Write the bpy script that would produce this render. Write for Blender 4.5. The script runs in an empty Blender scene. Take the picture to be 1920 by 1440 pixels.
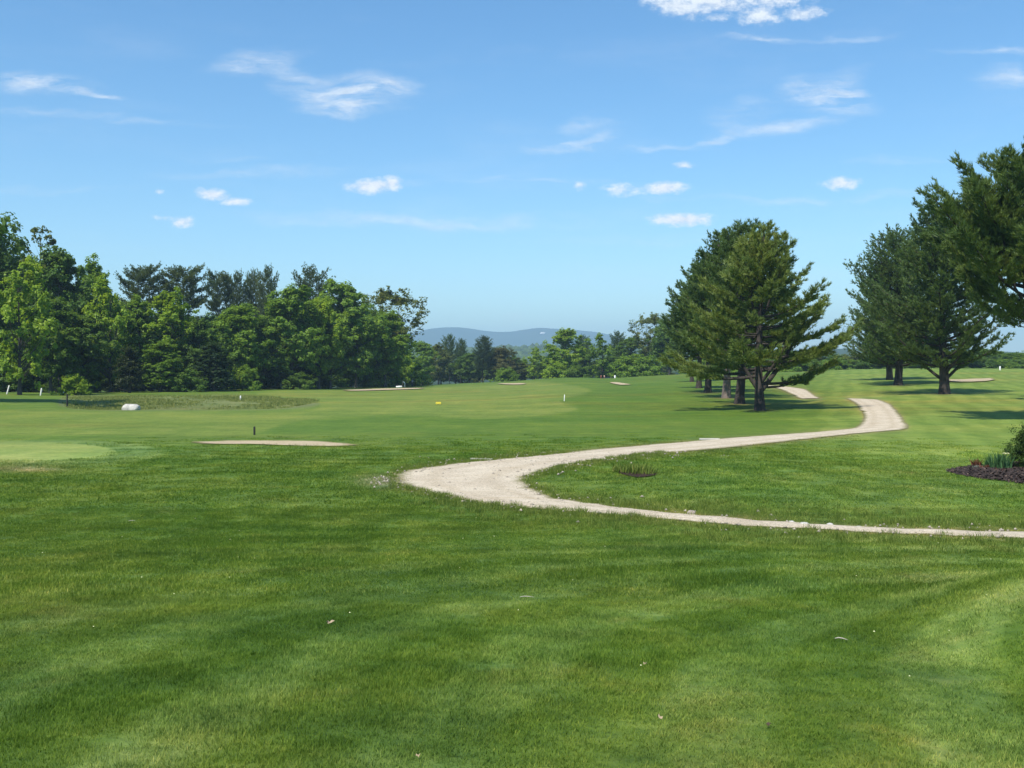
import bpy, math, random
import numpy as np
from mathutils import Vector, noise as mnoise

# ------------------------------------------------------------------ camera, world, sun, exposure
SC = bpy.context.scene
COL = SC.collection
EYE = 2.5
F = 1900.0            # focal length in photo pixels (1920 wide)
HOR = 690.0
PITCH = math.atan((720 - HOR) / F)
cam_d = bpy.data.cameras.new('camera')
cam_d.sensor_width = 36
cam_d.lens = 36 * F / 1920
cam_d.clip_start = 0.1
cam_d.clip_end = 40000
cam = bpy.data.objects.new('camera', cam_d)
COL.objects.link(cam)
cam.location = (0, 0, EYE)
cam.rotation_euler = (math.pi / 2 - PITCH, 0, 0)
SC.camera = cam

SUN_EL = math.radians(54)
SH = Vector((0.50, 0.86)).normalized()          # direction the shadows fall on the ground
SUN_DIR = Vector((-SH.x * math.cos(SUN_EL), -SH.y * math.cos(SUN_EL), math.sin(SUN_EL)))
sun_d = bpy.data.lights.new('sun', 'SUN')
sun_d.energy = 4.6
sun_d.angle = math.radians(0.5)
sun_d.color = (1.0, 0.95, 0.87)
sun = bpy.data.objects.new('sun', sun_d)
sun.rotation_euler = SUN_DIR.to_track_quat('Z', 'Y').to_euler()
COL.objects.link(sun)

SC.view_settings.view_transform = 'Standard'
SC.view_settings.look = 'None'
SC.view_settings.gamma = 1
SC.view_settings.exposure = 0.40
SC.view_settings.use_curve_mapping = False
SC.cycles.use_denoising = True
SC.cycles.max_bounces = 6
SC.cycles.transparent_max_bounces = 4
SC.cycles.volume_bounces = 0
SC.cycles.caustics_reflective = False
SC.cycles.caustics_refractive = False

SKY = 0.135
world = bpy.data.worlds.new('World')
SC.world = world
world.use_nodes = True
wt = world.node_tree
wt.nodes.clear()


def nd(nt, typ, ins=None, **kw):
    n = nt.nodes.new(typ)
    for k, v in kw.items():
        setattr(n, k, v)
    if ins:
        for k, v in ins.items():
            s = n.inputs[k]
            if isinstance(v, bpy.types.NodeSocket):
                nt.links.new(v, s)
            else:
                s.default_value = v
    return n


def mth(nt, op, a, b=0.0, c=None, clamp=False):
    n = nt.nodes.new('ShaderNodeMath')
    n.operation = op
    n.use_clamp = clamp
    for i, v in enumerate((a, b) if c is None else (a, b, c)):
        if isinstance(v, bpy.types.NodeSocket):
            nt.links.new(v, n.inputs[i])
        else:
            n.inputs[i].default_value = v
    return n.outputs[0]


def mixc(nt, fac, a, b, mode='MIX'):
    n = nt.nodes.new('ShaderNodeMix')
    n.data_type = 'RGBA'
    n.blend_type = mode
    for s, v in ((n.inputs[0], fac), (n.inputs[6], a), (n.inputs[7], b)):
        if isinstance(v, bpy.types.NodeSocket):
            nt.links.new(v, s)
        elif isinstance(v, (int, float)):
            s.default_value = v
        else:
            s.default_value = (*v[:3], 1)
    return n.outputs[2]


def mrange(nt, v, a, b, c=0.0, d=1.0, smooth=True):
    n = nd(nt, 'ShaderNodeMapRange', {0: v, 1: a, 2: b, 3: c, 4: d})
    n.interpolation_type = 'SMOOTHSTEP' if smooth else 'LINEAR'
    return n.outputs[0]


def ramp(nt, fac, stops):
    n = nt.nodes.new('ShaderNodeValToRGB')
    nt.links.new(fac, n.inputs[0])
    e = n.color_ramp.elements
    while len(e) < len(stops): e.new(0.5)
    for i, (p, c) in enumerate(stops):
        e[i].position = p; e[i].color = (*c, 1)
    return n.outputs[0]


def build_world():
    nt = wt
    tc = nd(nt, 'ShaderNodeTexCoord')
    sky = nd(nt, 'ShaderNodeTexSky')
    sky.sky_type = 'NISHITA'
    sky.sun_disc = False
    sky.sun_elevation = SUN_EL
    sky.sun_rotation = math.atan2(SUN_DIR.x, SUN_DIR.y)
    sky.altitude = 60
    sky.air_density = 1.0
    sky.dust_density = 0.25
    sky.ozone_density = 1.6
    sep = nd(nt, 'ShaderNodeSeparateXYZ', {0: tc.outputs['Generated']})
    x, y, z = sep.outputs
    ys = mth(nt, 'MAXIMUM', y, 0.05)
    u = mth(nt, 'DIVIDE', x, ys)
    v = mth(nt, 'DIVIDE', z, ys)
    uv = nd(nt, 'ShaderNodeCombineXYZ', {0: u, 1: v}).outputs[0]
    # turbulence that frays every cloud
    wn = nd(nt, 'ShaderNodeTexNoise', {'Vector': nd(nt, 'ShaderNodeMapping', {0: uv, 3: (9, 22, 1)}).outputs[0], 'Scale': 1.0, 'Detail': 5.0, 'Roughness': 0.6})
    wv = nd(nt, 'ShaderNodeVectorMath', {0: wn.outputs['Color'], 1: (0.5, 0.5, 0.5)}, operation='SUBTRACT').outputs[0]
    wv = nd(nt, 'ShaderNodeVectorMath', {0: wv, 1: (0.10, 0.035, 0)}, operation='MULTIPLY').outputs[0]
    uvw = nd(nt, 'ShaderNodeVectorMath', {0: uv, 1: wv}, operation='ADD').outputs[0]
    pn = nd(nt, 'ShaderNodeTexNoise', {'Vector': nd(nt, 'ShaderNodeMapping', {0: uv, 3: (75, 120, 1)}).outputs[0], 'Scale': 1.0, 'Detail': 7.0, 'Roughness': 0.68}).outputs[0]
    cn = nd(nt, 'ShaderNodeTexNoise', {'Vector': nd(nt, 'ShaderNodeMapping', {0: uvw, 2: (0, 0, 0.12), 3: (16, 80, 1)}).outputs[0], 'Scale': 1.0, 'Detail': 7.0, 'Roughness': 0.6}).outputs[0]

    def blob(src, px, py, rx, ry, rot=0):
        m = nd(nt, 'ShaderNodeMapping', {0: src, 1: ((px - 960) / F, (HOR - py) / F, 0), 2: (0, 0, math.radians(rot)), 3: (rx / F, ry / F, 1)}, vector_type='TEXTURE')
        return nd(nt, 'ShaderNodeVectorMath', {0: m.outputs[0]}, operation='LENGTH').outputs['Value']

    puffs = [(700, 350, 70, 20, 3, 1), (735, 345, 30, 20, 0, .9), (400, 366, 46, 17, -8, .9), (442, 379, 44, 12, 0, .75), (345, 417, 36, 15, 5, .8),
             (310, 410, 38, 8, -4, .45), (300, 361, 14, 9, 0, .6), (1280, 312, 28, 12, 0, .75), (1245, 354, 60, 18, 3, .95),
             (1165, 357, 56, 19, 0, .6), (1087, 349, 20, 15, 0, .6), (1575, 345, 52, 20, 2, .8), (1278, 412, 88, 18, 0, 1),
             (1330, 8, 120, 22, -6, .9), (1420, 34, 60, 26, 0, .85), (1270, 15, 90, 30, -10, .9), (1500, 30, 70, 20, 6, .7), (1440, 0, 110, 26, 0, .85), (1335, 36, 50, 14, 0, .5)]
    P = None
    for (px, py, rx, ry, rot, s) in puffs:
        b = mth(nt, 'MULTIPLY_ADD', blob(uv, px, py, rx, ry, rot), -s, s)
        P = b if P is None else mth(nt, 'MAXIMUM', P, b)
    Pd = mrange(nt, mth(nt, 'ADD', P, mth(nt, 'MULTIPLY_ADD', pn, 1.5, -0.82)), 0.0, 0.75)
    Pd = mth(nt, 'MULTIPLY', Pd, mrange(nt, P, 0.0, 0.22))
    cir = [(80, 158, 120, 26, -6, 1.0), (170, 182, 80, 8, -5, .8), (90, 213, 200, 10, -1, .35), (270, 232, 190, 10, -4, .25),
           (495, 122, 100, 24, 8, .8), (565, 160, 60, 40, -30, .6), (650, 180, 110, 42, 5, 1.0), (735, 168, 80, 18, 0, .9), (665, 206, 120, 15, 2, .8),
           (1430, 75, 130, 9, -2, .7), (1610, 72, 100, 8, 6, .3), (1850, 108, 110, 9, -3, .75), (1890, 158, 85, 30, -8, .7),
           (1540, 178, 95, 40, -12, .95), (1590, 165, 60, 42, 50, .4), (1470, 237, 110, 18, 5, .7), (1395, 215, 90, 40, 20, .35),
           (1080, 270, 100, 13, 10, .95), (1120, 236, 95, 16, 4, .5), (1328, 262, 60, 15, 16, .75), (1220, 277, 170, 8, -2, .4),
           (950, 343, 420, 9, -1, .32), (900, 414, 330, 16, -1, .38), (650, 405, 300, 16, -1, .3), (500, 322, 260, 12, 1, .25), (1500, 372, 380, 10, -1, .3), (300, 560, 500, 22, 0, .2), (1250, 445, 350, 16, 1, .2), (420, 298, 120, 9, 0, .2), (1700, 300, 120, 10, 2, .25), (1620, 366, 260, 9, 0, .2), (960, 600, 40, 14, 20, .25), (100, 350, 200, 9, 0, .18), (1350, 520, 500, 30, 0, .12)]
    Q = None
    for (px, py, rx, ry, rot, s) in cir:
        b = mth(nt, 'MULTIPLY', mrange(nt, blob(uvw, px, py, rx * 1.15, ry * 1.2, rot), 1.0, 0.0), s)
        Q = b if Q is None else mth(nt, 'ADD', Q, b)
    Qd = mth(nt, 'MULTIPLY', Q, mrange(nt, cn, 0.30, 0.72))
    Qd = mth(nt, 'MULTIPLY', Qd, 1.25, clamp=True)
    dens = mth(nt, 'MAXIMUM', Pd, mth(nt, 'MULTIPLY', Qd, 0.78))
    # thin wisps everywhere, so the sky outside the frame goes on like the part in view
    up = nd(nt, 'ShaderNodeMapping', {0: tc.outputs['Generated'], 3: (3, 3, 14)}).outputs[0]
    gn = nd(nt, 'ShaderNodeTexNoise', {'Vector': up, 'Scale': 1.6, 'Detail': 6.0, 'Roughness': 0.6}).outputs[0]
    gd = mth(nt, 'MULTIPLY', mrange(nt, gn, 0.5, 0.85), 0.12)
    front = mrange(nt, y, 0.05, 0.3)
    dens = mth(nt, 'MULTIPLY', dens, front)
    dens = mth(nt, 'MAXIMUM', dens, gd)
    dens = mth(nt, 'MULTIPLY', dens, 0.9, clamp=True)
    k = 1 / SKY
    hs = nd(nt, 'ShaderNodeHueSaturation', {'Saturation': 1.21, 'Value': 1.0, 'Color': sky.outputs[0]})
    tinted = mixc(nt, 1.0, hs.outputs[0], (0.84, 1.0, 1.03), 'MULTIPLY')
    white = mixc(nt, mrange(nt, z, 0.05, 0.3), (0.98 * k, 0.95 * k, 0.96 * k), (0.80 * k, 0.84 * k, 0.88 * k))
    white = mixc(nt, 1.0, white, ramp(nt, pn, [(.35, (.80, .82, .86)), (.6, (1, 1, 1))]), 'MULTIPLY')
    c = mixc(nt, dens, tinted, white)
    bg = nd(nt, 'ShaderNodeBackground', {0: c, 1: SKY})
    out = nd(nt, 'ShaderNodeOutputWorld', {0: bg.outputs[0]})


build_world()
world.cycles.sampling_method = 'MANUAL'
world.cycles.sample_map_resolution = 512


# ------------------------------------------------------------------ helpers
def tag(o, label=None, cat=None, group=None, kind=None):
    if label: o['label'] = label
    if cat: o['category'] = cat
    if group: o['group'] = group
    if kind: o['kind'] = kind
    return o


def mesh_np(name, verts, faces, mat=None, smooth=False):
    """verts (N,3); faces: (M,3) or (M,4) array or list of such arrays"""
    me = bpy.data.meshes.new(name)
    verts = np.asarray(verts, dtype=np.float32)
    fl = faces if isinstance(faces, list) else [faces]
    fl = [np.asarray(f, dtype=np.int32) for f in fl if len(f)]
    me.vertices.add(len(verts))
    me.vertices.foreach_set('co', verts.ravel())
    tot = sum(f.size for f in fl)
    n = sum(len(f) for f in fl)
    me.loops.add(tot)
    me.loops.foreach_set('vertex_index', np.concatenate([f.ravel() for f in fl]))
    me.polygons.add(n)
    ls = np.concatenate([np.full(len(f), f.shape[1], dtype=np.int32) for f in fl])
    st = np.concatenate([[0], np.cumsum(ls)[:-1]]).astype(np.int32)
    me.polygons.foreach_set('loop_start', st)
    if smooth:
        me.polygons.foreach_set('use_smooth', np.ones(n, dtype=bool))
    me.update(calc_edges=True)
    me.validate()
    if mat: me.materials.append(mat)
    return me


def link(name, me, parent=None, loc=None):
    o = bpy.data.objects.new(name, me)
    COL.objects.link(o)
    if parent: o.parent = parent
    if loc is not None: o.location = loc
    return o


class MB:
    def __init__(s):
        s.v = []; s.q = []; s.t = []; s.n = 0

    def add(s, v, q=None, t=None):
        v = np.asarray(v, float)
        if q is not None and len(q): s.q.append(np.asarray(q) + s.n)
        if t is not None and len(t): s.t.append(np.asarray(t) + s.n)
        s.v.append(v); s.n += len(v)

    def tube(s, pts, rad, sides=6, cap=True):
        pts = np.asarray(pts, float); rad = np.asarray(rad, float)
        n = len(pts)
        tang = np.gradient(pts, axis=0)
        tang /= np.linalg.norm(tang, axis=1)[:, None] + 1e-9
        ref = np.array([0.13, 0.97, 0.2]) if abs(tang[0][2]) > .7 else np.array([0, 0, 1.0])
        a = np.cross(tang, ref); a /= np.linalg.norm(a, axis=1)[:, None] + 1e-9
        b = np.cross(tang, a)
        th = np.linspace(0, 2 * np.pi, sides, endpoint=False)
        ring = np.cos(th)[None, :, None] * a[:, None, :] + np.sin(th)[None, :, None] * b[:, None, :]
        if rad.ndim == 1: rr = rad[:, None, None]
        else: rr = rad[:, :, None]
        v = pts[:, None, :] + ring * rr
        i = np.arange(n - 1)[:, None] * sides; j = np.arange(sides)[None, :]; k = (j + 1) % sides
        q = np.stack([i + j, i + sides + j, i + sides + k, i + k], -1).reshape(-1, 4)
        vv = v.reshape(-1, 3)
        t = []
        if cap:
            vv = np.vstack([vv, pts[-1] + tang[-1] * float(np.mean(rad[-1])) * .5])
            b0 = (n - 1) * sides
            t = [[b0 + (m + 1) % sides, b0 + m, n * sides] for m in range(sides)]
        s.add(vv, q, t)

    def mesh(s, name, mat, smooth=True):
        fl = []
        if s.q: fl.append(np.concatenate(s.q))
        if s.t: fl.append(np.concatenate([np.asarray(x).reshape(-1, 3) for x in s.t]))
        return mesh_np(name, np.concatenate(s.v), fl, mat, smooth)


# ------------------------------------------------------------------ terrain height field
CPX = np.array([-400, 0, 130, 300, 480, 640, 700, 780, 900, 960, 1000, 1050, 1100, 1140, 1200, 1300, 1400, 1500, 1600, 1750, 1900, 2300.])
CY = np.array([738, 738, 739, 735, 731, 728, 726, 724, 718, 715.5, 712, 708.3, 708.5, 710, 706, 700.5, 698, 697, 692.5, 690.5, 691, 691])
CD = np.array([100, 105, 108, 116, 132, 155, 168, 185, 205, 200, 190, 180, 178, 180, 185, 185, 180, 175, 165, 150, 145, 140.])
CU = (CPX - 960) / F
CH = EYE - (CY - HOR) / F * CD
_us = np.linspace(-0.8, 0.8, 801)
_h = np.interp(_us, CU, CH); _d = np.interp(_us, CU, CD)
_k = np.exp(-np.linspace(-2, 2, 13) ** 2); _k /= _k.sum()
_h = np.convolve(np.pad(_h, 6, mode='edge'), _k, 'valid'); _d = np.convolve(np.pad(_d, 6, mode='edge'), _k, 'valid')


def sstep(a, b, x):
    t = np.clip((x - a) / (b - a), 0, 1)
    return t * t * (3 - 2 * t)


def H(x, y):
    x = np.asarray(x, float); y = np.asarray(y, float)
    d = np.hypot(x, y)
    az = np.clip(np.arctan2(x, y), -0.6, 0.6)
    u = np.tan(az)
    Y = d * np.cos(az)
    hc = np.interp(u, _us, _h); D = np.interp(u, _us, _d)
    h = 0.9 * (1 - sstep(1.0, 17.0, Y))
    w = np.clip((Y - 30) / (D - 30), 0, 1)
    w = w ** 1.35
    h = h + hc * w
    # falls away beyond the crest
    fall = np.clip(Y - D, 0, None)
    drop = np.where(u > 0.2, 0.012, 0.02)
    h = h - np.minimum(fall * drop * sstep(0, 20, fall), 6)
    # rolling ground
    roll = 0.06 * np.sin(x / 7.1 + 1.3) * np.sin(y / 11.3 + 0.4) + 0.05 * np.sin(x / 13.7 - y / 17.9) + 0.03 * np.sin(x / 3.9 + y / 6.1)
    h = h + roll * sstep(24, 45, Y) * (1 - 0.8 * sstep(0.85, 1.0, Y / D))
    # lumps in the lawn
    h = h + 0.012 * np.sin(x * 1.3 + 2 * np.sin(y * .7)) * np.sin(y * 1.1 + np.cos(x * .5)) * (1 - sstep(20, 40, d))
    # ditch on the left
    px = 960 + u * F
    m = sstep(90, 200, px) * (1 - sstep(470, 600, px))
    h = h - 0.95 * m * np.exp(-((Y - 77) / 8.5) ** 2)
    # mound at the right edge of the lawn
    h = h + 0.34 * (1 - sstep(1.5, 3.1, np.hypot(x - 5.7, (y - 7.0) * .9)))
    # swale the path drops into behind the little bank
    h = h + 0.20 * np.exp(-(((u - 0.318) / 0.02) ** 2 + ((Y - 66) / 3.5) ** 2))
    # gentle rise near the inside of the bend
    h = h + 0.10 * np.exp(-(((x - 4.5) / 3.5) ** 2 + ((y - 24) / 3.5) ** 2))
    # far country
    h = h + 26 * np.exp(-((Y - 1500) / 380) ** 2) * (1 + .25 * np.sin(x / 260) + .15 * np.sin(x / 97 + 2)) * sstep(500, 1000, Y)
    return h


def H1(x, y):
    return float(H(np.array([x]), np.array([y]))[0])


def ray(px, py):
    c, s = math.cos(PITCH), math.sin(PITCH)
    dx = (px - 960) / F; dy = (720 - py) / F
    return np.array([dx, c + s * dy, -s + c * dy])


_T = np.geomspace(2.5, 700, 2600)


def hit(px, py):
    """point of the ground seen at that photo pixel"""
    r = ray(px, py)
    p = np.array([0, 0, EYE])[None, :] + _T[:, None] * r[None, :]
    g = p[:, 2] - H(p[:, 0], p[:, 1])
    k = np.argmax(g < 0)
    if g[k] >= 0: k = len(g) - 1
    a, b = g[k - 1], g[k]
    f = a / (a - b) if a > b else 0
    q = p[k - 1] + (p[k] - p[k - 1]) * f
    return np.array([q[0], q[1], H1(q[0], q[1])])


def at_depth(px, Y):
    x = (px - 960) / F * Y
    return np.array([x, Y, H1(x, Y)])


def project(x, y, z):
    c, s = math.cos(PITCH), math.sin(PITCH)
    zz = z - EYE
    dep = np.maximum(y * c - zz * s, 0.05)
    upv = y * s + zz * c
    return 960 + F * x / dep, 720 - F * upv / dep


def poly_sd(px, py, poly):
    """signed distance in px to a polygon, positive inside"""
    P = np.asarray(poly, float)
    dmin = np.full(px.shape, 1e9); ins = np.zeros(px.shape, bool)
    for i in range(len(P)):
        x1, y1 = P[i]; x2, y2 = P[(i + 1) % len(P)]
        ex, ey = x2 - x1, y2 - y1
        t = np.clip(((px - x1) * ex + (py - y1) * ey) / (ex * ex + ey * ey + 1e-9), 0, 1)
        dmin = np.minimum(dmin, np.hypot(px - x1 - t * ex, py - y1 - t * ey))
        c = ((y1 > py) != (y2 > py)) & (px < (x2 - x1) * (py - y1) / (y2 - y1 + 1e-12) + x1)
        ins ^= c
    return np.where(ins, dmin, -dmin)


def smooth_poly(P, n=5, closed=True):
    P = np.asarray(P, float); out = []
    m = len(P)
    rng = range(m) if closed else range(m - 1)
    for i in rng:
        p0, p1, p2, p3 = [P[(i + k) % m] if closed else P[min(max(i + k, 0), m - 1)] for k in (-1, 0, 1, 2)]
        for t in np.linspace(0, 1, n, endpoint=False):
            out.append(0.5 * (2 * p1 + (p2 - p0) * t + (2 * p0 - 5 * p1 + 4 * p2 - p3) * t * t + (3 * p1 - p0 - 3 * p2 + p3) * t ** 3))
    if not closed: out.append(P[-1])
    return np.array(out)


PATH_TOP = [(1587, 747.6), (1604, 757), (1613, 768), (1620, 780), (1617, 790), (1604, 802), (1560, 808), (1459, 815.5), (1326, 825), (1200, 836), (1100, 844.5), (1000, 855),
            (900, 864), (830, 872), (785, 878), (752, 884), (738, 896), (746, 908), (790, 921), (870, 938), (960, 950), (1100, 962), (1313, 980), (1484, 991), (1698, 1002), (1960, 1011)]
PATH_BOT = [(1649, 750), (1668, 758), (1680, 769), (1692, 785), (1702, 800), (1690, 806), (1612, 813), (1484, 827), (1356, 841), (1228, 851), (1143, 861), (1070, 873), (1015, 886),
            (990, 897), (990, 907), (1015, 922), (1050, 934), (1100, 943), (1198, 955), (1296, 965), (1442, 977), (1613, 988), (1780, 994), (1960, 1000)]
PATH2_TOP = [(1420, 721.5), (1442, 723), (1475, 725.5), (1510, 730.6), (1524, 739), (1538, 747.5)]
PATH2_BOT = [(1420, 724), (1442, 726), (1462, 730), (1476, 736), (1488, 742), (1501, 748)]
path_poly = np.vstack([smooth_poly(PATH_TOP, 4, False), smooth_poly(PATH_BOT, 4, False)[::-1]])
path2_poly = np.vstack([smooth_poly(PATH2_TOP, 4, False), smooth_poly(PATH2_BOT, 4, False)[::-1]])
TRAP = smooth_poly([(362, 831), (400, 827.5), (450, 827), (520, 826.8), (590, 828), (640, 831), (668, 834.5), (640, 837.5), (560, 836.5), (470, 833.5), (400, 833.5)], 4)
FAIR = smooth_poly([(-200, 771), (200, 769), (540, 771), (600, 760), (560, 748), (480, 736), (700, 728), (900, 721), (1000, 715), (1060, 720), (1110, 733), (1050, 752), (1085, 768), (1000, 781), (880, 785), (760, 779), (620, 782), (530, 797), (470, 813), (300, 815), (-200, 812)], 3)
GREEN = [(58 + 160 * math.cos(a), 847 + 17.5 * math.sin(a)) for a in np.linspace(0, 2 * math.pi, 40, endpoint=False)]
FRINGE = [(95 + 212 * math.cos(a), 849 + 24 * math.sin(a)) for a in np.linspace(0, 2 * math.pi, 40, endpoint=False)]
DITCH = smooth_poly([(128, 741), (300, 743), (450, 741), (560, 750), (600, 757), (560, 766), (420, 769), (140, 768)], 3)
BED = smooth_poly([(1784, 886), (1800, 879), (1840, 876), (1900, 870), (1990, 868), (2010, 900), (1960, 912), (1900, 905), (1830, 896)], 4)


# ------------------------------------------------------------------ materials
def new_mat(name):
    m = bpy.data.materials.new(name); m.use_nodes = True
    nt = m.node_tree
    return m, nt, nt.nodes['Principled BSDF'], nt.nodes['Material Output']


def noise_n(nt, vec, scale, detail=4.0, rough=0.55, mapping=None, rot=0, loc=(0, 0, 0)):
    if mapping:
        vec = nd(nt, 'ShaderNodeMapping', {0: vec, 1: loc, 2: (0, 0, rot), 3: mapping}).outputs[0]
    return nd(nt, 'ShaderNodeTexNoise', {'Vector': vec, 'Scale': scale, 'Detail': detail, 'Roughness': rough}).outputs[0]


def turf_detail(nt, pos):
    """multiplier colour for turf: patches, mower streaks, dry thatch"""
    big = noise_n(nt, pos, 0.30, 3, .55)
    c = ramp(nt, big, [(0.25, (.62, .78, .75)), (0.42, (.86, .95, .88)), (0.56, (1.04, 1.03, 1.05)), (0.75, (1.45, 1.22, 1.5))])
    med = noise_n(nt, pos, 1.5, 5, .6)
    c = mixc(nt, 1.0, c, ramp(nt, med, [(0.25, (.64, .72, .74)), (0.5, (1, 1, 1)), (0.75, (1.45, 1.24, 1.5))]), 'MULTIPLY')
    stk = noise_n(nt, pos, 1.0, 4, .6, (0.28, 1.5, 1), 0.35)
    c = mixc(nt, 1.0, c, ramp(nt, stk, [(0.28, (.76, .82, .86)), (0.5, (1, 1, 1)), (0.72, (1.28, 1.20, 1.3))]), 'MULTIPLY')
    stk2 = noise_n(nt, pos, 1.0, 3, .5, (1.1, 0.22, 1), -0.55, (7, 3, 0))
    c = mixc(nt, 1.0, c, ramp(nt, stk2, [(0.3, (.80, .84, .88)), (0.5, (1, 1, 1)), (0.72, (1.24, 1.14, 1.25))]), 'MULTIPLY')
    # mower passes: wide soft bands curving over the lawn
    wq = nd(nt, 'ShaderNodeTexNoise', {'Vector': pos, 'Scale': .35, 'Detail': 2.0}).outputs['Color']
    wq = nd(nt, 'ShaderNodeVectorMath', {0: wq, 1: (.5, .5, .5)}, operation='SUBTRACT').outputs[0]
    wq = nd(nt, 'ShaderNodeVectorMath', {0: wq, 1: (.8, .8, 0)}, operation='MULTIPLY').outputs[0]
    wp = nd(nt, 'ShaderNodeVectorMath', {0: pos, 1: wq}, operation='ADD').outputs[0]
    wp = nd(nt, 'ShaderNodeVectorMath', {0: wp, 1: (6.2, 4.2, 0)}, operation='SUBTRACT').outputs[0]
    wp = nd(nt, 'ShaderNodeVectorMath', {0: wp, 1: (1, 1, 0)}, operation='MULTIPLY').outputs[0]
    rad = nd(nt, 'ShaderNodeVectorMath', {0: wp}, operation='LENGTH').outputs['Value']
    ring = mth(nt, 'SINE', mth(nt, 'MULTIPLY', rad, 2 * math.pi / 1.25))
    fade = noise_n(nt, pos, .45, 3, .55)
    k = mth(nt, 'MULTIPLY', mrange(nt, ring, -.35, .55), mth(nt, 'MULTIPLY', mrange(nt, fade, .30, .56), mrange(nt, rad, 14.0, 7.0)))
    c = mixc(nt, k, c, mixc(nt, 1.0, c, (1.48, 1.34, 2.1), 'MULTIPLY'))
    dry = noise_n(nt, pos, 0.75, 6, .7, (1, 1, 1), 0, (31, 11, 0))
    c = mixc(nt, mrange(nt, dry, 0.54, 0.76, 0, .45), c, mixc(nt, 1.0, c, (1.75, 1.05, 1.7), 'MULTIPLY'))
    # tiny dry or lush clumps
    sm = noise_n(nt, pos, 9.0, 3, .6)
    c = mixc(nt, 1.0, c, ramp(nt, sm, [(0.3, (.72, .78, .75)), (0.5, (1, 1, 1)), (0.72, (1.35, 1.22, 1.35))]), 'MULTIPLY')
    return c


TURF = (0.086, 0.145, 0.017)


def mat_ground():
    m, nt, p, out = new_mat('turf')
    pos = nd(nt, 'ShaderNodeNewGeometry').outputs['Position']
    zone = nd(nt, 'ShaderNodeAttribute', attribute_name='zone').outputs['Color']
    aux = nd(nt, 'ShaderNodeSeparateColor', {0: nd(nt, 'ShaderNodeAttribute', attribute_name='aux').outputs['Color']})
    near, stripe, far = aux.outputs[0], aux.outputs[1], aux.outputs[2]
    det = turf_detail(nt, pos)
    # at a distance, wider softer patches
    f1 = noise_n(nt, pos, 1.0, 5, .6, (0.05, 0.16, 1), 0.1)
    f2 = noise_n(nt, pos, 1.0, 5, .65, (0.35, 0.16, 1), 0.0, (5, 5, 0))
    f3 = noise_n(nt, pos, 0.9, 4, .6)
    fd = mixc(nt, 1.0, ramp(nt, f1, [(0.3, (.78, .86, .75)), (0.5, (1, 1, 1)), (0.7, (1.32, 1.14, 1.3))]),
              ramp(nt, f2, [(0.28, (.78, .86, .85)), (0.5, (1, 1, 1)), (0.72, (1.3, 1.13, 1.2))]), 'MULTIPLY')
    fd = mixc(nt, 1.0, fd, ramp(nt, f3, [(0.28, (.82, .87, .82)), (0.5, (1, 1, 1)), (0.72, (1.18, 1.12, 1.18))]), 'MULTIPLY')
    dr2 = noise_n(nt, pos, 1.0, 5, .65, (.035, .11, 1), -.15, (3, 9, 0))
    fd = mixc(nt, mrange(nt, dr2, .48, .68, 0, .8), fd, mixc(nt, 1.0, fd, (1.12, .84, .85), 'MULTIPLY'))
    st3 = noise_n(nt, pos, 1.0, 4, .7, (.03, .7, 1), .04)
    fd = mixc(nt, 1.0, fd, ramp(nt, st3, [(0.3, (.80, .86, .82)), (0.5, (1, 1, 1)), (0.7, (1.2, 1.12, 1.15))]), 'MULTIPLY')
    fine = noise_n(nt, pos, 5.0, 4, .7)
    fd = mixc(nt, 1.0, fd, ramp(nt, fine, [(0.25, (.68, .72, .68)), (0.5, (1, 1, 1)), (0.75, (1.3, 1.25, 1.3))]), 'MULTIPLY')
    det = mixc(nt, near, fd, det)
    col = mixc(nt, 1.0, zone, det, 'MULTIPLY')
    # mower stripes on the hillside
    wv = nd(nt, 'ShaderNodeTexWave', {'Vector': nd(nt, 'ShaderNodeMapping', {0: pos, 2: (0, 0, 0.32)}).outputs[0], 'Scale': 0.20, 'Distortion': 7.0, 'Detail': 4.0, 'Detail Scale': 0.6})
    sf = mth(nt, 'MULTIPLY', stripe, mrange(nt, wv.outputs['Fac'], 0.2, 0.8, 0, 1))
    col = mixc(nt, sf, col, mixc(nt, 1.0, col, (1.22, 1.16, 1.25), 'MULTIPLY'))
    nt.links.new(col, p.inputs['Base Color'])
    p.inputs['Roughness'].default_value = 0.85
    p.inputs['Specular IOR Level'].default_value = 0.15
    b1 = noise_n(nt, pos, 22.0, 4, .7)
    b2 = noise_n(nt, pos, 3.0, 4, .6)
    hsum = mth(nt, 'ADD', mth(nt, 'MULTIPLY', b1, 0.025), mth(nt, 'MULTIPLY', b2, 0.08))
    bump = nd(nt, 'ShaderNodeBump', {'Height': hsum, 'Strength': 0.7, 'Distance': 1.0})
    nt.links.new(bump.outputs[0], p.inputs['Normal'])
    return m


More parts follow.
